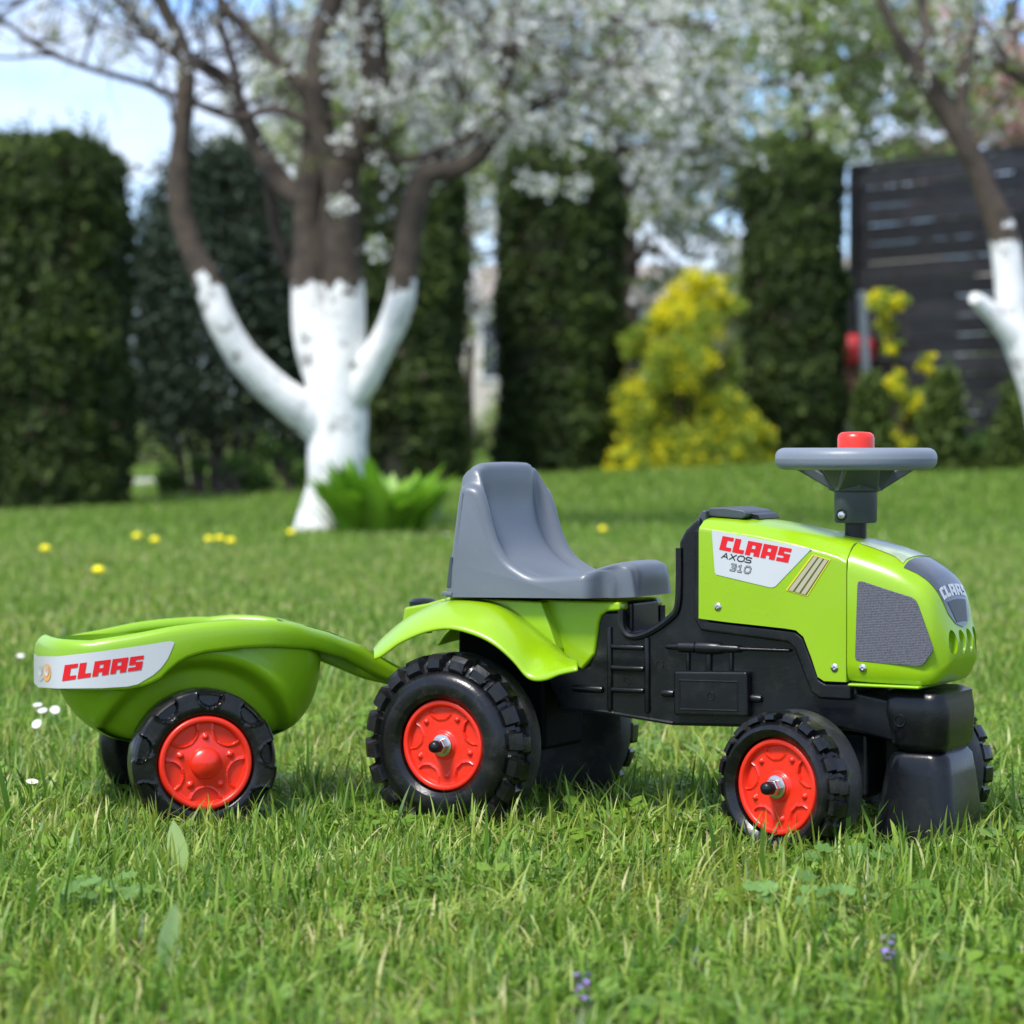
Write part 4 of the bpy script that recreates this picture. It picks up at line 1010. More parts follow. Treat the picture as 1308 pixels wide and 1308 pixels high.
shrub('small straggly yellow flowering bush in front of the black fence', [(1125, 385, 16, .6), (1150, 388, 12, .7), (1135, 415, 16, .6), (1140, 445, 12, .4), (1145, 490, 16, .75), (1182, 465, 12, .9), (1190, 480, 11, .9), (1165, 545, 18, .95), (1172, 515, 20, .5), (1130, 510, 16, .3), (1195, 520, 18, .2), (1150, 570, 22, .3)], 19.0, 6500, stem_base=1150)
GRN = leafmat('green_shrub_leaves', [(0, (.05, .10, .02)), (.5, (.10, .19, .04)), (1, (.2, .3, .07))], .35, .6, .2)
shrub('low blue-green bush at the foot of the fence, between two small conifers', [(1245, 575, 22, 0), (1225, 590, 20, 0), (1265, 585, 18, 0)], 18.2, 2500, 'low_bush', 'shrub', GRN, 1245)
shrub('low leafy green bush under the loose conifer, left of the white trunk', [(300, 600, 20, 0), (330, 610, 18, 0), (215, 612, 18, 0), (255, 590, 14, 0)], 18.2, 3000, 'low_bush', 'shrub', GRN, 290)
shrub('low leafy green bush left of the white trunk, under the hedge', [(360, 590, 20, 0), (340, 570, 16, 0), (385, 600, 16, 0)], 18.6, 2200, 'low_bush', 'shrub', GRN, 365)

# ------------------------------------------------------------------ trees
BLOS = leafmat('blossom_petals', [(0, (.16, .22, .05)), (.22, (.26, .34, .09)), (.30, (.56, .57, .47)), (.7, (.80, .80, .76)), (1, (.88, .88, .86))], .5, .6, .2)
PINK = leafmat('pink_blossom_petals', [(0, (.22, .28, .10)), (.3, (.34, .38, .18)), (.45, (.70, .42, .40)), (1, (.85, .60, .58))], .55, .6, .2)
SPRING = leafmat('spring_leaves', [(0, (.22, .32, .08)), (.28, (.34, .44, .13)), (.36, (.52, .56, .34)), (1, (.80, .80, .72))], .55, .6, .2)
def blossoms(root, pts, n_per, rad, size, m, green=.18, name='blossom'):
    pc = np.array(pts); n = len(pc) * n_per; idx = np.repeat(np.arange(len(pc)), n_per)
    p = pc[idx] + NR.normal(size=(n, 3)) * rad * .55; nn = NR.normal(size=(n, 3)); nn /= np.linalg.norm(nn, axis=1)[:, None]
    g = (NR.random(len(pc)) < green * .6)[idx] | (NR.random(n) < green * .5)
    tint = np.where(g, NR.random(n) * .22, .32 + .68 * NR.random(n)); L = size * (.6 + .8 * NR.random(n))
    v, t = quads(p, nn, L, L * .85, tint); return quad_object(name, v, t, m, root, 'stuff')
def twigs(starts, levels, out, mb, length, rad, spread=.7, up=.15, sides=5):
    "random branching from (point, direction) pairs; leaf points go to out"
    for p, d in starts:
        def go(p, d, l, r, lev):
            k = 4; pts = [p]; q = p; dd = d
            for i in range(k):
                dd = (dd + Vector((R.gauss(0, .16), R.gauss(0, .16), R.gauss(up * .35, .13)))).normalized(); q = q + dd * l / k; pts.append(q)
                if lev <= 1: out.append(tuple(q + Vector((R.gauss(0, .02), R.gauss(0, .02), R.gauss(0, .02)))))
            mb.tube(pts, [lerp(r, r * .55, i / k) for i in range(k + 1)], sides if lev > 0 else 4, caps=False)
            if lev > 0:
                for i in range(1, k + 1):
                    if R.random() < .9: go(pts[i], (dd + Vector((R.gauss(0, spread), R.gauss(0, spread), R.gauss(up, spread * .7)))).normalized(), l * R.uniform(.5, .75), r * .5, lev - 1)
        go(p, d, length, rad, levels)
def limb(name, pts, Y, m, root, origin, sides=12, wob=.010):
    "pts: (px, py, radius px, depth offset)"
    P_ = [at(x, y, Y + dy) - origin for x, y, r, dy in pts]; rr = [r / F_PX * (Y + dy) for x, y, r, dy in pts]
    PP = cr([Vector((*p, 0)) if 0 else p for p in P_], 5); RR = [v.x for v in cr([Vector((r, 0, 0)) for r in rr], 5)]
    RR = [max(.003, r * (1 + .06 * noise.noise(p * 6 + Vector((3, 1, 2))))) for r, p in zip(RR, PP)]
    PP = [p + Vector((noise.noise(p * 4), noise.noise(p * 4 + Vector((9, 0, 0))), 0)) * wob for p in PP]
    return MB().tube(PP, RR, sides).build(name, m, root, sharp=70), PP, RR
YT = 13.0
lime = limewash_mat('limewashed_bark', 1.185)
og = at(428, 690, YT); og.z = ground(og.x, YT) - .03
tree = empty('blossoming_fruit_tree', 'old fruit tree with limewashed white forks and dark upper limbs, leafy plant at its foot', 'tree', og)
limb('trunk', [(412, 700, 44, 0), (415, 670, 36, 0), (428, 620, 37, 0), (431, 570, 38, 0), (430, 520, 39, 0), (430, 480, 38, 0), (432, 440, 30, .02)], YT, lime, tree, og, 16)
L_ = {}
L_['a'] = limb('limb', [(425, 560, 24, 0), (385, 525, 25, -.05), (350, 497, 23, -.1), (312, 457, 21, -.15), (283, 410, 18.5, -.2), (265, 362, 17.5, -.2), (243, 310, 15.5, -.2), (229, 250, 15.5, -.2), (234, 170, 13, -.2), (238, 100, 12, -.2), (232, 60, 10, -.2), (205, 0, 9, -.2), (190, -60, 8, -.3), (150, -160, 6, -.3)], YT, lime, tree, og)
L_['b'] = limb('limb', [(422, 505, 26, 0), (402, 440, 25, .03), (394, 370, 23, .06), (395, 300, 21, .1), (398, 235, 20, .1), (404, 180, 18, .1), (398, 130, 14, .1), (372, 95, 9, .1), (335, 60, 8, .15), (290, 10, 6, .2), (260, -40, 5, .3)], YT, lime, tree, og)
L_['c'] = limb('limb', [(438, 500, 30, -.03), (441, 430, 27, -.06), (440, 350, 25, -.1), (437, 280, 23, -.1), (440, 220, 22, -.1), (462, 165, 19, -.12), (478, 110, 20, -.15), (477, 60, 19, -.15), (470, 0, 17, -.2), (463, -80, 15, -.3), (480, -200, 10, -.3)], YT, lime, tree, og)
L_['k'] = limb('limb', [(428, 540, 26, -.01), (420, 470, 22, .05), (417, 400, 17, .06), (417, 340, 15, .06), (424, 280, 16, 0), (432, 230, 14, 0)], YT, lime, tree, og)
L_['c2'] = limb('limb', [(432, 240, 17, -.05), (415, 180, 16, -.05), (405, 120, 16, -.1), (405, 60, 15, -.1), (425, 0, 15, -.1), (440, -80, 12, 0), (430, -200, 9, 0)], YT, M['bark'], tree, og)
L_['d'] = limb('limb', [(448, 510, 20, -.05), (472, 470, 20, -.1), (498, 420, 18.5, -.15), (514, 370, 18, -.2), (522, 310, 16.5, -.2), (531, 255, 17, -.2), (545, 222, 16, -.2), (580, 217, 13, -.2), (612, 197, 12, -.2), (634, 160, 9.5, -.2), (640, 110, 8, -.2), (652, 70, 8, -.2), (660, 20, 7, -.2), (690, -60, 6, -.3)], YT, lime, tree, og)
L_['d2'] = limb('limb', [(533, 235, 11, -.2), (560, 208, 9, -.1), (600, 180, 7, 0), (660, 150, 6, .1), (730, 110, 5, .2), (800, 60, 4, .3)], YT, M['bark'], tree, og)
L_['e'] = limb('limb', [(398, 262, 14, .1), (365, 240, 15, .15), (335, 200, 14, .2), (310, 145, 12, .25), (285, 100, 10, .3), (240, 75, 9, .3), (205, 55, 8, .3), (170, 20, 6, .3), (130, -30, 5, .3)], YT, M['bark'], tree, og)
L_['f'] = limb('limb', [(385, 380, 7, .4), (358, 320, 7, .4), (348, 265, 8, .4), (330, 200, 7, .4)], YT, M['bark'], tree, og, 8)
L_['g'] = limb('limb', [(238, 128, 5, -.1), (190, 110, 4.5, -.1), (120, 88, 4, -.2), (60, 65, 4, -.2), (10, 30, 3, -.2), (-40, 20, 3, -.2)], YT, M['twig'], tree, og, 8, .03)
L_['h'] = limb('limb', [(240, 128, 5, 0), (300, 150, 5.5, 0), (350, 140, 6, 0), (400, 158, 7, 0)], YT, M['twig'], tree, og, 8)
L_['i'] = limb('limb', [(310, 150, 5, .2), (300, 90, 6, .2), (282, 30, 5, .2), (285, -30, 4, .2)], YT, M['twig'], tree, og, 8)
L_['j'] = limb('limb', [(440, 215, 9, -.1), (480, 200, 7, -.1), (520, 205, 5.5, -.15), (570, 190, 5, -.2)], YT, M['twig'], tree, og, 8)
def sprout(Ls, zmin, every, prob, length, rad, lev, spread=.8, dirb=(0, 0, .1)):
    st = []
    for _, PP, RR in Ls:
        for i in range(2, len(PP), every):
            if PP[i].z + 0 > zmin and R.random() < prob:
                t = (PP[i] - PP[i - 1]).normalized(); a = Vector((R.gauss(0, 1), R.gauss(0, 1), R.gauss(0, .6))).normalized()
                st.append((PP[i], (t * .3 + a * .9 + Vector(dirb)).normalized()))
    return st
tw = MB(); lp_ = []
twigs(sprout([L_[k] for k in L_], 1.75, 3, .75, 0, 0, 0), 2, lp_, tw, .5, .010, .7)
twigs([(at(x, y, YT + dy) - og, Vector(d).normalized()) for x, y, dy, d in ((480, -60, -.3, (.5, -.3, .2)), (600, -60, 0, (.9, 0, -.2)), (540, -80, -.3, (.4, 0, -.3)), (330, -60, 0, (-.3, 0, -.1)), (200, -40, -.1, (-.9, 0, 0)), (100, -50, 0, (-.5, 0, -.2)), (60, -60, 0, (-.3, -.3, -.2)), (660, 20, -.2, (.8, .1, -.1)), (640, 110, -.2, (.8, .2, -.2)), (700, -60, -.3, (.6, 0, -.4)), (560, -60, -.3, (.6, 0, -.4)), (600, 20, -.3, (.5, 0, -.2)))], 2, lp_, tw, .8, .010, .6, -.05)
tw.build('twig', M['twig'], tree, flat=True)['kind'] = 'stuff'
lp_ = [p for p in lp_ if p[2] > 1.62 or R.random() < .12]
def keep_view(p, o, lx):
    "fewer blossoms low on the left where the tree is sparse"
    q = Vector(p) + o; px_ = 654 + F_PX * q.x / q.y; py_ = 572 + F_PX * (EYE - q.z) / q.y
    if px_ > 600 and py_ > 180: return R.random() < .07
    return R.random() < interp(px_, [0, 200, 420, 560, 700], lx)
lp_ = [p for p in lp_ if keep_view(p, og, [.14, .08, .06, .25, .5])]
ex = [(430, 258, -.5), (437, 265, -.5), (476, 315, -.4), (482, 318, -.4), (440, 175, -.5), (425, 60, -.5), (430, 30, -.5), (418, 85, -.5), (435, 95, -.5), (668, 232, -.3), (702, 236, -.3), (735, 238, -.3), (745, 232, -.3), (690, 238, -.3), (142, 50, -.2), (145, 70, -.2)]
lp_ += [tuple(at(x, y, YT + d) - og) for x, y, d in ex for _ in range(2)]
blossoms(tree, lp_, 13, .050, .030, BLOS, .22)

def bg_tree(label, trunk, Y, crown, nst, m, n_per, rad, size, name='blossoming_tree', green=.2, lev=2, length=1.0, trunk_m=None, group=None, r0=.09):
    "trunk: limb points; crown: list of (px, py, spread px) seeds joined to the trunk by limbs"
    o = at(trunk[0][0], 600, Y); o.z = ground(o.x, Y) - .03; root = empty(name, label, 'tree', o, 0, group)
    _, PP, RR = limb('trunk', trunk, Y, trunk_m or M['bark'], root, o, 12); tw = MB(); out = []; st = []
    for x, y, s in crown:
        tgt = at(x, y, Y + R.uniform(-.8, .8)) - o; j = min(range(len(PP) // 3, len(PP)), key=lambda i: (PP[i] - tgt).length + max(0, PP[i].z - tgt.z) * 2)
        mid = PP[j].lerp(tgt, .5) + Vector((0, 0, .12)); pp = cr([PP[j], mid, tgt], 5); tw.tube(pp, list(np.linspace(min(RR[j] * .7, .05), .014, len(pp))), 7)
        sr = s / F_PX * Y
        for k in range(nst):
            i = R.randrange(3, len(pp)); st.append((pp[i] + Vector((R.gauss(0, sr * .2), R.gauss(0, sr * .3), R.gauss(0, sr * .2))), Vector((R.gauss(0, 1), R.gauss(0, 1), R.gauss(0, .8))).normalized()))
    twigs(st, lev, out, tw, length, .012, .8, .0, 4)
    tw.build('branch', M['twig'], root, flat=True)['kind'] = 'stuff'
    blossoms(root, out, n_per, rad, size, m, green); return root
bg_tree('white blossoming tree with a low crooked limb rising behind the yellow bush', [(800, 605, 24, 0), (802, 540, 20, 0), (799, 470, 18, 0), (800, 400, 17, 0), (800, 330, 15, 0), (795, 250, 14, 0), (780, 160, 12, 0), (770, 60, 10, 0), (760, -60, 8, 0)], 22.5,
        [(850, 330, 40), (905, 285, 40), (945, 255, 30), (700, 60, 90), (760, 120, 80), (830, 60, 90), (900, 130, 80), (860, 210, 60), (790, 200, 60), (720, 140, 60), (960, 180, 50), (620, 80, 60), (800, 20, 90), (930, 40, 80), (680, -20, 90), (880, -20, 90), (600, 250, 40), (610, 330, 40), (760, 270, 40)], 2, BLOS, 7, .09, .076, length=1.0, green=.45)
bg_tree('pale green and white blossoming tree behind the tall narrow hedge column', [(1040, 600, 22, 0), (1040, 480, 18, 0), (1035, 350, 17, 0), (1030, 220, 14, 0), (1020, 100, 12, 0), (1000, -40, 9, 0)], 28,
        [(1000, 40, 80), (1060, 90, 70), (1120, 50, 80), (1180, 110, 60), (960, 110, 60), (1030, 170, 50), (1100, 160, 50), (1140, 190, 40), (1230, 150, 50), (1240, 60, 70), (1000, -30, 80), (1110, -30, 80), (1210, -20, 80)], 2, SPRING, 7, .13, .085, green=.8, length=1.25)
bg_tree('pink blossoming tree behind the black fence at the right edge', [(1320, 560, 22, 0), (1318, 400, 18, 0), (1310, 250, 15, 0), (1300, 120, 12, 0), (1290, 0, 9, 0)], 30,
        [(1290, 150, 30), (1310, 110, 40), (1270, 170, 24), (1185, 165, 22)], 4, PINK, 9, .11, .08, length=1.0)
bg_tree('light green young tree far behind the forked trunk', [(560, 580, 14, 0), (560, 450, 12, 0), (555, 300, 10, 0), (540, 180, 8, 0), (520, 90, 6, 0)], 27,
        [(500, 170, 40), (560, 130, 40), (340, 180, 30), (590, 200, 40), (420, 110, 40), (300, 130, 24), (360, 210, 24), (620, 140, 40), (500, 60, 40)], 4, SPRING, 8, .12, .075, green=.4, length=.9)
bg_tree('slender white blossoming tree seen in the pale gap between two hedge columns', [(600, 590, 7, 0), (598, 500, 6, 0), (602, 400, 5, 0), (596, 300, 5, 0), (600, 200, 4, 0)], 25,
        [(602, 280, 14), (598, 340, 14), (606, 400, 14), (612, 300, 12), (600, 240, 18), (590, 200, 20), (606, 440, 10)], 2, BLOS, 5, .10, .06, length=.35, lev=1)

# right-hand limewashed tree
Y2 = 12.2
o2 = at(1352, 700, Y2); o2.z = ground(o2.x, Y2) - .03
lime2 = limewash_mat('limewashed_bark_two', 1.37)
t2 = empty('blossoming_fruit_tree', 'slim leaning fruit tree with limewashed white fork at the right edge, before the black fence', 'tree', o2)
_, P1, R1 = limb('trunk', [(1356, 706, 36, 0), (1352, 640, 31, 0), (1345, 570, 29, 0), (1334, 510, 27, 0), (1316, 462, 25, 0), (1299, 420, 22, 0), (1292, 370, 20, 0), (1281, 305, 19, 0), (1262, 250, 16, 0), (1238, 195, 14.5, 0), (1213, 150, 14, 0), (1186, 110, 14, 0), (1166, 76, 15, 0)], Y2, lime2, t2, o2, 14)
limb('limb', [(1312, 455, 16, 0), (1290, 425, 16, -.03), (1268, 400, 13, -.06), (1250, 384, 10, -.1), (1246, 380, 8, -.12)], Y2, lime2, t2, o2)
Z_ = [limb('limb', [(1170, 85, 11, 0), (1146, 45, 8, 0), (1128, 10, 6, 0), (1112, -40, 5, 0)], Y2, M['bark'], t2, o2, 8),
      limb('limb', [(1168, 80, 13, 0), (1188, 52, 9, 0), (1180, 20, 6, .1), (1172, -40, 5, .1)], Y2, M['bark'], t2, o2, 8),
      limb('limb', [(1228, 170, 8, 0), (1235, 90, 10, .1), (1262, 60, 11, .1), (1290, 85, 12, .1), (1330, 110, 13, .1)], Y2, M['bark'], t2, o2, 8),
      limb('limb', [(1262, 62, 6, .1), (1285, 30, 5, .1), (1305, -20, 5, .1)], Y2, M['bark'], t2, o2, 8)]
tw = MB(); out = []
twigs(sprout([(None, P1, R1)] + Z_, 1.75, 3, .5, 0, 0, 0), 2, out, tw, .42, .007, .7)
tw.build('twig', M['twig'], t2, flat=True)['kind'] = 'stuff'
blossoms(t2, [p for p in out if R.random() < .22], 10, .045, .028, BLOS, .35)

# ------------------------------------------------------------------ black slatted fence
f0 = Vector((px2x(1093, 22.0), 22.0, 0)); f1 = Vector((px2x(1308, 20.5), 20.5, 0)); fd = (f1 - f0).normalized(); FL = 4.6
fz0 = ground(f0.x, f0.y) - .02; ftop0 = zpy(216, 22.0)
fence = empty('slatted_fence', 'black stained wooden fence of horizontal boards with light showing through its gaps', 'fence', (f0.x, f0.y, fz0), math.atan2(fd.y, fd.x))
FH = ftop0 - fz0; nbd = 15; pitch = (FH - .05) / nbd
for i in range(nbd):
    for j in range(2):
        xa, xb = j * 2.3 + .03, j * 2.3 + 2.29
        b = MB().box(xa, xb, -.010 + R.uniform(-.003, .003), .010, .04 + i * pitch, .04 + i * pitch + pitch - (.004 if R.random() < .7 else R.uniform(.005, .009)))
        zm = sum(v.z for v in b.v) / 8
        for v in b.v: v.y += (.004 if i % 2 else -.004) + (.004 if v.z > zm else -.004)
        b.build('board', M['fence'] if (i * 7 + j * 3) % 5 < 3 else M['fence2'], fence, flat=True)  # lighter boards carry a painted sheen in their base colour
for j in range(3):
    MB().box(j * 2.3 - .045, j * 2.3 + .045, .012, .10, -.05, FH).build('post', M['fence'], fence, flat=True)
MB().box(-.05, FL + .02, -.035, .06, FH, FH + .035).build('top_rail', M['fence'], fence, flat=True)
MB().box(-.055, .018, -.040, -.012, -.02, FH - .002).build('end_board', M['fence'], fence, flat=True)

# white pole, red tub on its brown stand, pale box below (between hedge column and fence)
wp = mat('white_paint', (.62, .62, .58), .6, .3, 20, .12, 6)
a_ = at(1112, 600, 21.0); b_ = at(1100, 372, 21.0); a_.z = ground(a_.x, 21.0)
MBp = MB().tube([(0, 0, 0), (b_ - a_) * .5, b_ - a_], [.038, .036, .034], 10).add(*[[], []]); pole = MBp.build('white_pole', wp, None); pole.location = a_
tag(pole, 'white weathered pole leaning between the narrow hedge column and the fence', 'pole')
redm = mat('faded_red_plastic', (.62, .03, .035), .45, .1, 30, .08, 8); brw = mat('brown_brick', (.22, .10, .055), .8, .5, 30, .3, 9); gry = mat('grey_render', (.20, .23, .23), .8, .3, 20, .12, 5)
c = at(1083, 600, 21.8); c.z = ground(c.x, 21.8)
st_ = empty('brick_stand', 'brown brick stand under the red tub, beside the white pole', 'stand', c)
zt_ = zpy(466, 21.8) - c.z; bw = .32; nr = int(zt_ / .075)
for i in range(nr):
    off = (i % 2) * .08
    for (xa, xb) in ((-.16, -.16 + .155 - off + .0), (-.16 + .165 - off, .16)):
        if xb - xa > .02: MB().box(xa, xb, -.12, .12, i * zt_ / nr, (i + 1) * zt_ / nr - .008).build('brick', brw if i > 2 else wp, st_, flat=True)
rt = MB().lathe([(.12, 0), (.165, .02), (.185, .10), (.18, .17), (.14, .215), (.06, .235), (0, .24)], (0, 0, 0), 'z', 24).build('red_tub', redm, None); rt.location = (c.x + .03, c.y - .02, c.z + zt_)
tag(rt, 'rounded red tub on the brown stand beside the white pole', 'tub')
# garden shed wall in grey behind the pole and a pale house far away
def house(name, label, x0, x1, Y, dep, z1, wallm, roofm, roof_h, wins=(), cat='house'):
    zb = ground((x0 + x1) / 2, Y) - .05; root = empty(name, label, cat, ((x0 + x1) / 2, Y, zb)); w_ = (x1 - x0) / 2; h = z1 - zb
    MB().box(-w_, w_, 0, dep, 0, h).build('wall', wallm, root, flat=True)
    MB().add([(-w_ - .3, -.3, h), (w_ + .3, -.3, h), (w_ + .3, dep + .3, h), (-w_ - .3, dep + .3, h), (-w_ + .4, dep / 2, h + roof_h), (w_ - .4, dep / 2, h + roof_h)],
             [(0, 3, 2, 1), (0, 1, 5, 4), (1, 2, 5), (2, 3, 4, 5), (3, 0, 4)]).build('roof', roofm, root, flat=True)
    glass = mat('window_glass', (.05, .06, .07), .1)
    for wx, wz, ww, wh in wins:
        fr_ = MB().box(wx - ww / 2 - .06, wx + ww / 2 + .06, -.04, 0.02, wz - .06, wz + wh + .06).build('window', wp, root, flat=True)
        MB().box(wx - ww / 2, wx - .02, -.05, -.03, wz, wz + wh).build('pane', glass, fr_, flat=True); MB().box(wx + .02, wx + ww / 2, -.05, -.03, wz, wz + wh).build('pane', glass, fr_, flat=True)
    return root
tan = mat('tan_tiles', (.25, .21, .17), .8, .6, 14, .25, 5); cream = mat('cream_render', (.50, .46, .38), .85, .3, 10, .1, 2)
house('garden_shed', 'grey garden shed behind the white pole and red tub', px2x(1078, 24), px2x(1096, 24) + .9, 24.2, 1.6, zpy(352, 24), gry, cream, .35, cat='shed')
house('cream_house', 'cream house with a tan roof far behind the yellow bush and white tree', px2x(585, 42), px2x(940, 42), 42, 7, zpy(385, 42), cream, tan, .8, [(-1.2, 1.1, 1.1, .9), (1.0, 1.1, 1.0, .9)])
# far bushes that close the view under the crowns
for lab, blobs, Y, sb, nn_ in (('light green bush far behind, left of the cream house', [(150, 560, 40, 0), (230, 545, 50, 0), (330, 560, 50, 0), (420, 560, 40, 0), (280, 580, 50, 0), (190, 590, 40, 0)], 33, 280, 7000),
                           ('light green bush far behind, seen through the pale gap', [(560, 540, 40, 0), (660, 545, 40, 0), (720, 540, 50, 0), (620, 575, 26, 0)], 34, 660, 5000),
                           ('light green bush far behind the yellow bush', [(800, 480, 50, 0), (870, 420, 40, 0), (940, 380, 46, 0), (935, 460, 50, 0), (860, 520, 50, 0), (960, 530, 50, 0)], 31, 880, 8000),
                           ('light green bush far behind the black fence', [(1100, 520, 40, 0), (1180, 500, 60, 0), (1280, 480, 60, 0), (1350, 500, 60, 0)], 33, 1180, 7000)):
    shrub(lab, blobs, Y, nn_, 'far_bush', 'shrub', SPRING, sb, group='light green bushes far behind the hedges', size=.09)
# bare soil and stones under the trees
soil = mat('bare_soil', (.16, .12, .085), .95, 1.0, 30, .4, 4); stone = mat('pale_stone', (.42, .40, .36), .85, .5, 14, .25, 5)
def soil_patch(name, cx_, cy_, rx, ry, m):
    vs = [(0, 0, 0)]; n_ = 28
    for k in range(n_): a = 2 * math.pi * k / n_; q = R.uniform(.8, 1.15); vs.append((rx * q * math.cos(a), ry * q * math.sin(a), 0))
    vs = [(cx_ + x, cy_ + y, ground(cx_ + x, cy_ + y) + .03) for x, y, z in vs]
    o = mk(name, vs, [(0, 1 + k, 1 + (k + 1) % n_) for k in range(n_)], m, flat=True); o['kind'] = 'structure'
soil_patch('bare_soil', px2x(520, 12.6), 12.6, .28, .5, soil)
soil_patch('bare_soil', px2x(300, 18.7), 18.7, .55, .35, soil)
soil_patch('gravel_path', px2x(290, 24), 25, 3.2, 1.0, stone)

# ------------------------------------------------------------------ big-leaved plant at the foot of the tree
LILY = leafmat('broad_leaf', [(0, (.06, .17, .010)), (.5, (.15, .34, .018)), (1, (.26, .48, .035))], .4, .4, .4)
def leaf_blade(p, d, L, W, droop, fold=.18, n=7, tint=.5, twist=0):
    "one broad ribbed leaf: verts, faces, tints"
    d = Vector(d).normalized(); side_ = d.cross(Vector((0, 0, 1)))
    side_ = (side_.normalized() if side_.length > .05 else Vector((1, 0, 0))); q = Vector(p); vs = []; tt = []
    hd = Vector((d.x, d.y, 0)); 
    for i in range(n + 1):
        t = i / n; ww = W * (math.sin(math.pi * min(1, t * .93 + .07)) ** .75) * .5; nrm = side_.cross(d).normalized()
        for s_ in (-1, -.5, 0, .5, 1): vs.append(q + side_ * ww * s_ + nrm * (abs(s_) * fold * ww + (.06 * ww if abs(s_) == .5 else 0))); tt.append(tint + (.12 if s_ == 0 else 0))
        d = (d + Vector((0, 0, -1)) * droop / n + hd * .02).normalized(); q = q + d * L / n
    fs = [(i * 5 + j, i * 5 + j + 1, (i + 1) * 5 + j + 1, (i + 1) * 5 + j) for i in range(n) for j in range(4)]
    return vs, fs, tt
def leaf_obj(name, data, m, parent=None, loc=None):
    me = bpy.data.meshes.new(name); vs, fs, tt = [], [], []
    for v, f, t in data:
        k = len(vs); vs += [tuple(x) for x in v]; fs += [tuple(i + k for i in q) for q in f]; tt += t
    me.from_pydata(vs, [], fs); a_ = me.attributes.new('tint', 'FLOAT', 'POINT'); a_.data.foreach_set('value', tt); me.materials.append(m); me.shade_smooth()
    o = bpy.data.objects.new(name, me); C.objects.link(o)
    if parent: o.parent = parent
    if loc is not None: o.location = loc
    return o
YP = 12.62; po = at(489, 692, YP); po.z = ground(po.x, YP)
pl_ = empty('leafy_plant', 'clump of broad bright green upright leaves at the foot of the white tree trunk', 'plant', po)
for k in range(86):
    a = R.uniform(0, 6.283); r = .165 * math.sqrt(R.random()); out_ = R.uniform(.12, .62)
    leaf_obj('leaf', [leaf_blade((r * math.cos(a) * 1.25, r * math.sin(a), 0), (math.cos(a) * out_, math.sin(a) * out_, 1), R.uniform(.24, .43), R.uniform(.075, .125), R.uniform(.4, 1.2), tint=R.uniform(.3, 1))], LILY, pl_)

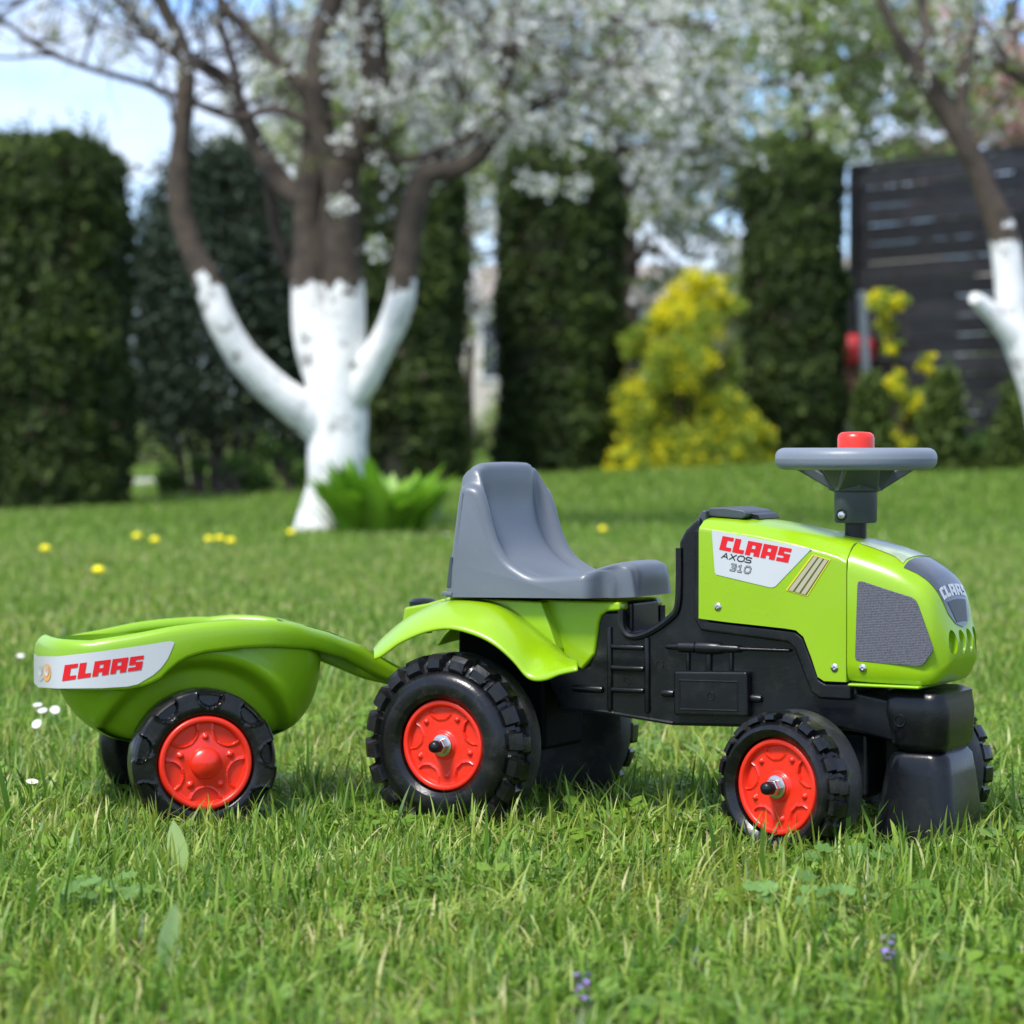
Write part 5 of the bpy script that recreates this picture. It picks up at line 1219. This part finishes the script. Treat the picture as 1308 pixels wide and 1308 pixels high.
# ------------------------------------------------------------------ flowers and weeds in the lawn
STEM = leafmat('stem_green', [(0, (.07, .15, .03)), (1, (.12, .22, .04))], .2)
ym = mat('dandelion_yellow', (.92, .78, .012), .7, .6, 300, .12, 60); wm = mat('daisy_white', (.78, .76, .76), .6); um = mat('violet_petal', (.22, .15, .40), .6, 0, 1, .2, 60); dm = mat('purple_brown_leaf', (.10, .045, .05), .6)
def flower(kind, label, px_, py_, zf, size, group):
    d = ray(px_, py_); Y = 0; t = (zf - EYE) / d.z; p = Vector((0, 0, EYE)) + d * t; g = ground(p.x, p.y)
    for _ in range(6):
        t = (g + zf - EYE) / d.z; p = Vector((0, 0, EYE)) + d * t; g = ground(p.x, p.y)
    root = empty(kind, label, 'flower', (p.x, p.y, g), R.uniform(-.5, .5), group); h = p.z - g
    MB().tube(cr([(0, 0, 0), (.004, .002, h * .5), (0, 0, h)], 3), .0013, 6).build('stem', mat('flower_stem', (.10, .2, .04), .6), root)
    if kind == 'dandelion':
        b = MB()
        for ringk, (rr, zz, nn_) in enumerate(((1, 0, 26), (.75, .15, 20), (.5, .26, 14), (.25, .33, 8))):
            for k in range(nn_):
                a = 2 * math.pi * (k + .5 * ringk) / nn_; c_, s_ = math.cos(a), math.sin(a); w2 = size * .07
                b.add([(c_ * size * .04 - s_ * w2, s_ * size * .04 + c_ * w2, h), (c_ * size * .04 + s_ * w2, s_ * size * .04 - c_ * w2, h), (c_ * size * .5 * rr + s_ * w2, s_ * size * .5 * rr - c_ * w2, h + size * zz + .002), (c_ * size * .5 * rr - s_ * w2, s_ * size * .5 * rr + c_ * w2, h + size * zz + .002)], [(0, 1, 2, 3)])
        b.lathe([(size * .2, h - .004), (size * .40, h + .002), (size * .42, h + size * .16), (size * .25, h + size * .33), (0, h + size * .38)], (0, 0, 0), 'z', 14)
        b.build('flower_head', ym, root, flat=True)
    elif kind == 'daisy':
        b = MB(); tl = Matrix.Rotation(R.uniform(.3, 1.0), 3, 'X')
        for k in range(15):
            a = 2 * math.pi * k / 15; c_, s_ = math.cos(a), math.sin(a); w2 = size * .085
            b.add([tl @ Vector(q) + Vector((0, 0, h)) for q in ((c_ * size * .1 - s_ * w2 * .5, s_ * size * .1 + c_ * w2 * .5, 0), (c_ * size * .1 + s_ * w2 * .5, s_ * size * .1 - c_ * w2 * .5, 0), (c_ * size * .5 + s_ * w2, s_ * size * .5 - c_ * w2, .001), (c_ * size * .5 - s_ * w2, s_ * size * .5 + c_ * w2, .001))], [(0, 1, 2, 3)])
        b.build('petals', wm, root, flat=True)
        MB().lathe([(size * .16, 0), (size * .12, size * .07), (0, size * .09)], (0, 0, h), 'z', 10).build('flower_centre', ym, root)
    else:
        b = MB()
        for k in range(13):
            a = k * 2.4; zz = h * (.25 + .055 * k); q = Vector((math.cos(a), math.sin(a), .3)) * size * .45; b.add([(0, 0, zz), q + Vector((-.002, .002, zz)), q * 1.3 + Vector((0, 0, zz - .003)), q + Vector((.002, -.002, zz))], [(0, 1, 2, 3)])
        b.build('leaf', dm, root, flat=True)
        b = MB()
        for k in range(14):
            a = k * 2.4; zz = h * (.62 + .03 * k); q = Vector((math.cos(a), math.sin(a), R.uniform(-.3, .3))) * size * R.uniform(.3, .55); t_ = Vector((-q.y, q.x, 0)) * .5
            c0 = Vector((0, 0, zz)); b.add([c0 + q * .2, c0 + q * .7 + t_, c0 + q * 1.15 + Vector((0, 0, -.002)), c0 + q * .7 - t_], [(0, 1, 2, 3)])
        b.build('petals', um, root, flat=True)
    return root
for px_, py_, lab in ((58, 702, 'yellow dandelion farthest left on the lawn'), (175, 686, 'yellow dandelion left of a close pair between the left hedge and the white trunk'), (198, 691, 'yellow dandelion right of a close pair between the left hedge and the white trunk'), (372, 681, 'bright yellow dandelion beside the foot of the white trunk'), (267, 690, 'faint yellow dandelion, left of a low row of three before the white trunk'), (281, 689, 'faint yellow dandelion, middle of a low row of three before the white trunk'), (295, 692, 'yellow dandelion, right of a low row of three before the white trunk'), (126, 730, 'faint yellow dandelion nearer than the others, left part of the lawn'), (770, 677, 'faint yellow dandelion in the lawn right of the tractor seat')):
    flower('dandelion', lab, px_, py_, .065, .043, 'dandelions in the lawn')
for px_, py_, lab in ((48, 901, 'uppermost white daisy of the cluster left of the toy trailer'), (70, 907, 'white daisy right of its cluster left of the toy trailer'), (47, 925, 'lowest white daisy of the cluster left of the toy trailer'), (54, 908, 'white daisy in the middle of the cluster left of the toy trailer'), (41, 999, 'single white daisy below the cluster at the left edge'), (26, 838, 'white daisy just left of the end of the trailer'), (570, 683, 'white daisy on bare soil beside the broad-leaved plant')):
    flower('daisy', lab, px_, py_, .045, .0135, 'daisies in the lawn')
for px_, py_, lab in ((1135, 1195, 'violet flower spike in front of the front block of the tractor'), (745, 1242, 'small violet flower low in the foreground, below the tractor')):
    flower('violet_flower', lab, px_, py_, .050, .013, 'violet flowers in the lawn')
WEED = leafmat('weed_leaf', [(0, (.10, .20, .04)), (.5, (.20, .36, .09)), (1, (.50, .66, .25))], .4, .45, .35)
def weed(label, px_, py_, zf, leaves, group='broad weed leaves in the lawn'):
    d = ray(px_, py_); p = Vector((0, 0, EYE)) + d * ((zf - EYE) / d.z); root = empty('weed_plant', label, 'weed', (p.x, p.y, 0), 0, group)
    for (dx, dy, dz, L, W, dr, tn) in leaves: leaf_obj('leaf', [leaf_blade((0, 0, .004), (dx, dy, dz), L, W, dr, tint=tn)], WEED, root)
weed('upright broad oval leaf in the grass before the trailer wheel', 228, 1112, .015, [(-.05, -.1, 1, .062, .024, .3, 1.0), (.5, .2, .7, .035, .012, .8, .5)])
weed('single broad leaf standing low in the left foreground', 211, 1240, .01, [(.12, -.1, 1, .062, .022, .3, 1.0), (-.6, .2, .6, .03, .010, .9, .5)])
weed('flat broad leaves in the grass between the tractor wheels', 700, 1080, .02, [(.9, -.2, .35, .035, .020, .6, .7), (-.8, -.4, .4, .03, .018, .6, .6)])
weed('round pale leaf just under the front wheel', 1010, 1105, .02, [(.8, -.6, .45, .045, .026, .7, .75), (-.5, -.6, .5, .035, .018, .7, .6)])
weed('large pale leaf in the grass at the right edge', 1288, 895, .03, [(-.8, -.5, .6, .07, .03, .8, .85), (.5, -.5, .6, .06, .03, .8, .8)])
def lobed(label, px_, py_, n_, s0):
    d = ray(px_, py_); p = Vector((0, 0, EYE)) + d * ((.03 - EYE) / d.z); root = empty('weed_plant', label, 'weed', (p.x, p.y, 0), 0, 'broad weed leaves in the lawn')
    for k in range(n_):
        a = R.uniform(0, 6.28); r = R.uniform(.004, .05); c_ = Vector((r * math.cos(a) * 1.2, r * math.sin(a) * 1.2, R.uniform(.018, .038))); nn = Vector((R.uniform(-.4, .4), R.uniform(-.8, -.1), 1)).normalized(); e1 = nn.cross(Vector((0, 1, 0))).normalized(); e2 = nn.cross(e1); s = s0 * R.uniform(.7, 1.2)
        vs = [c_]; N_ = 30
        for j in range(N_):
            q = 2 * math.pi * j / N_; rr = s * (1 - .42 * max(0, math.cos(q)) ** 6) * (.86 + .14 * abs(math.cos(q * 3.5))) * (1 - .06 * (j % 2)); vs.append(c_ + e1 * rr * math.sin(q) + e2 * rr * math.cos(q) + nn * .1 * rr * math.cos(q * 7))
        o = leaf_obj('leaf', [(vs, [(0, 1 + j, 1 + (j + 1) % N_) for j in range(N_)], [R.uniform(.05, .45)] * len(vs))], WEED, root)
lobed('cluster of pale lobed leaves in the left foreground', 115, 1130, 16, .0095)
lobed('cluster of pale lobed leaves in the grass below the front wheel', 1045, 1140, 18, .0095)
lobed('cluster of small lobed leaves right of the front block', 1110, 1085, 6, .010)
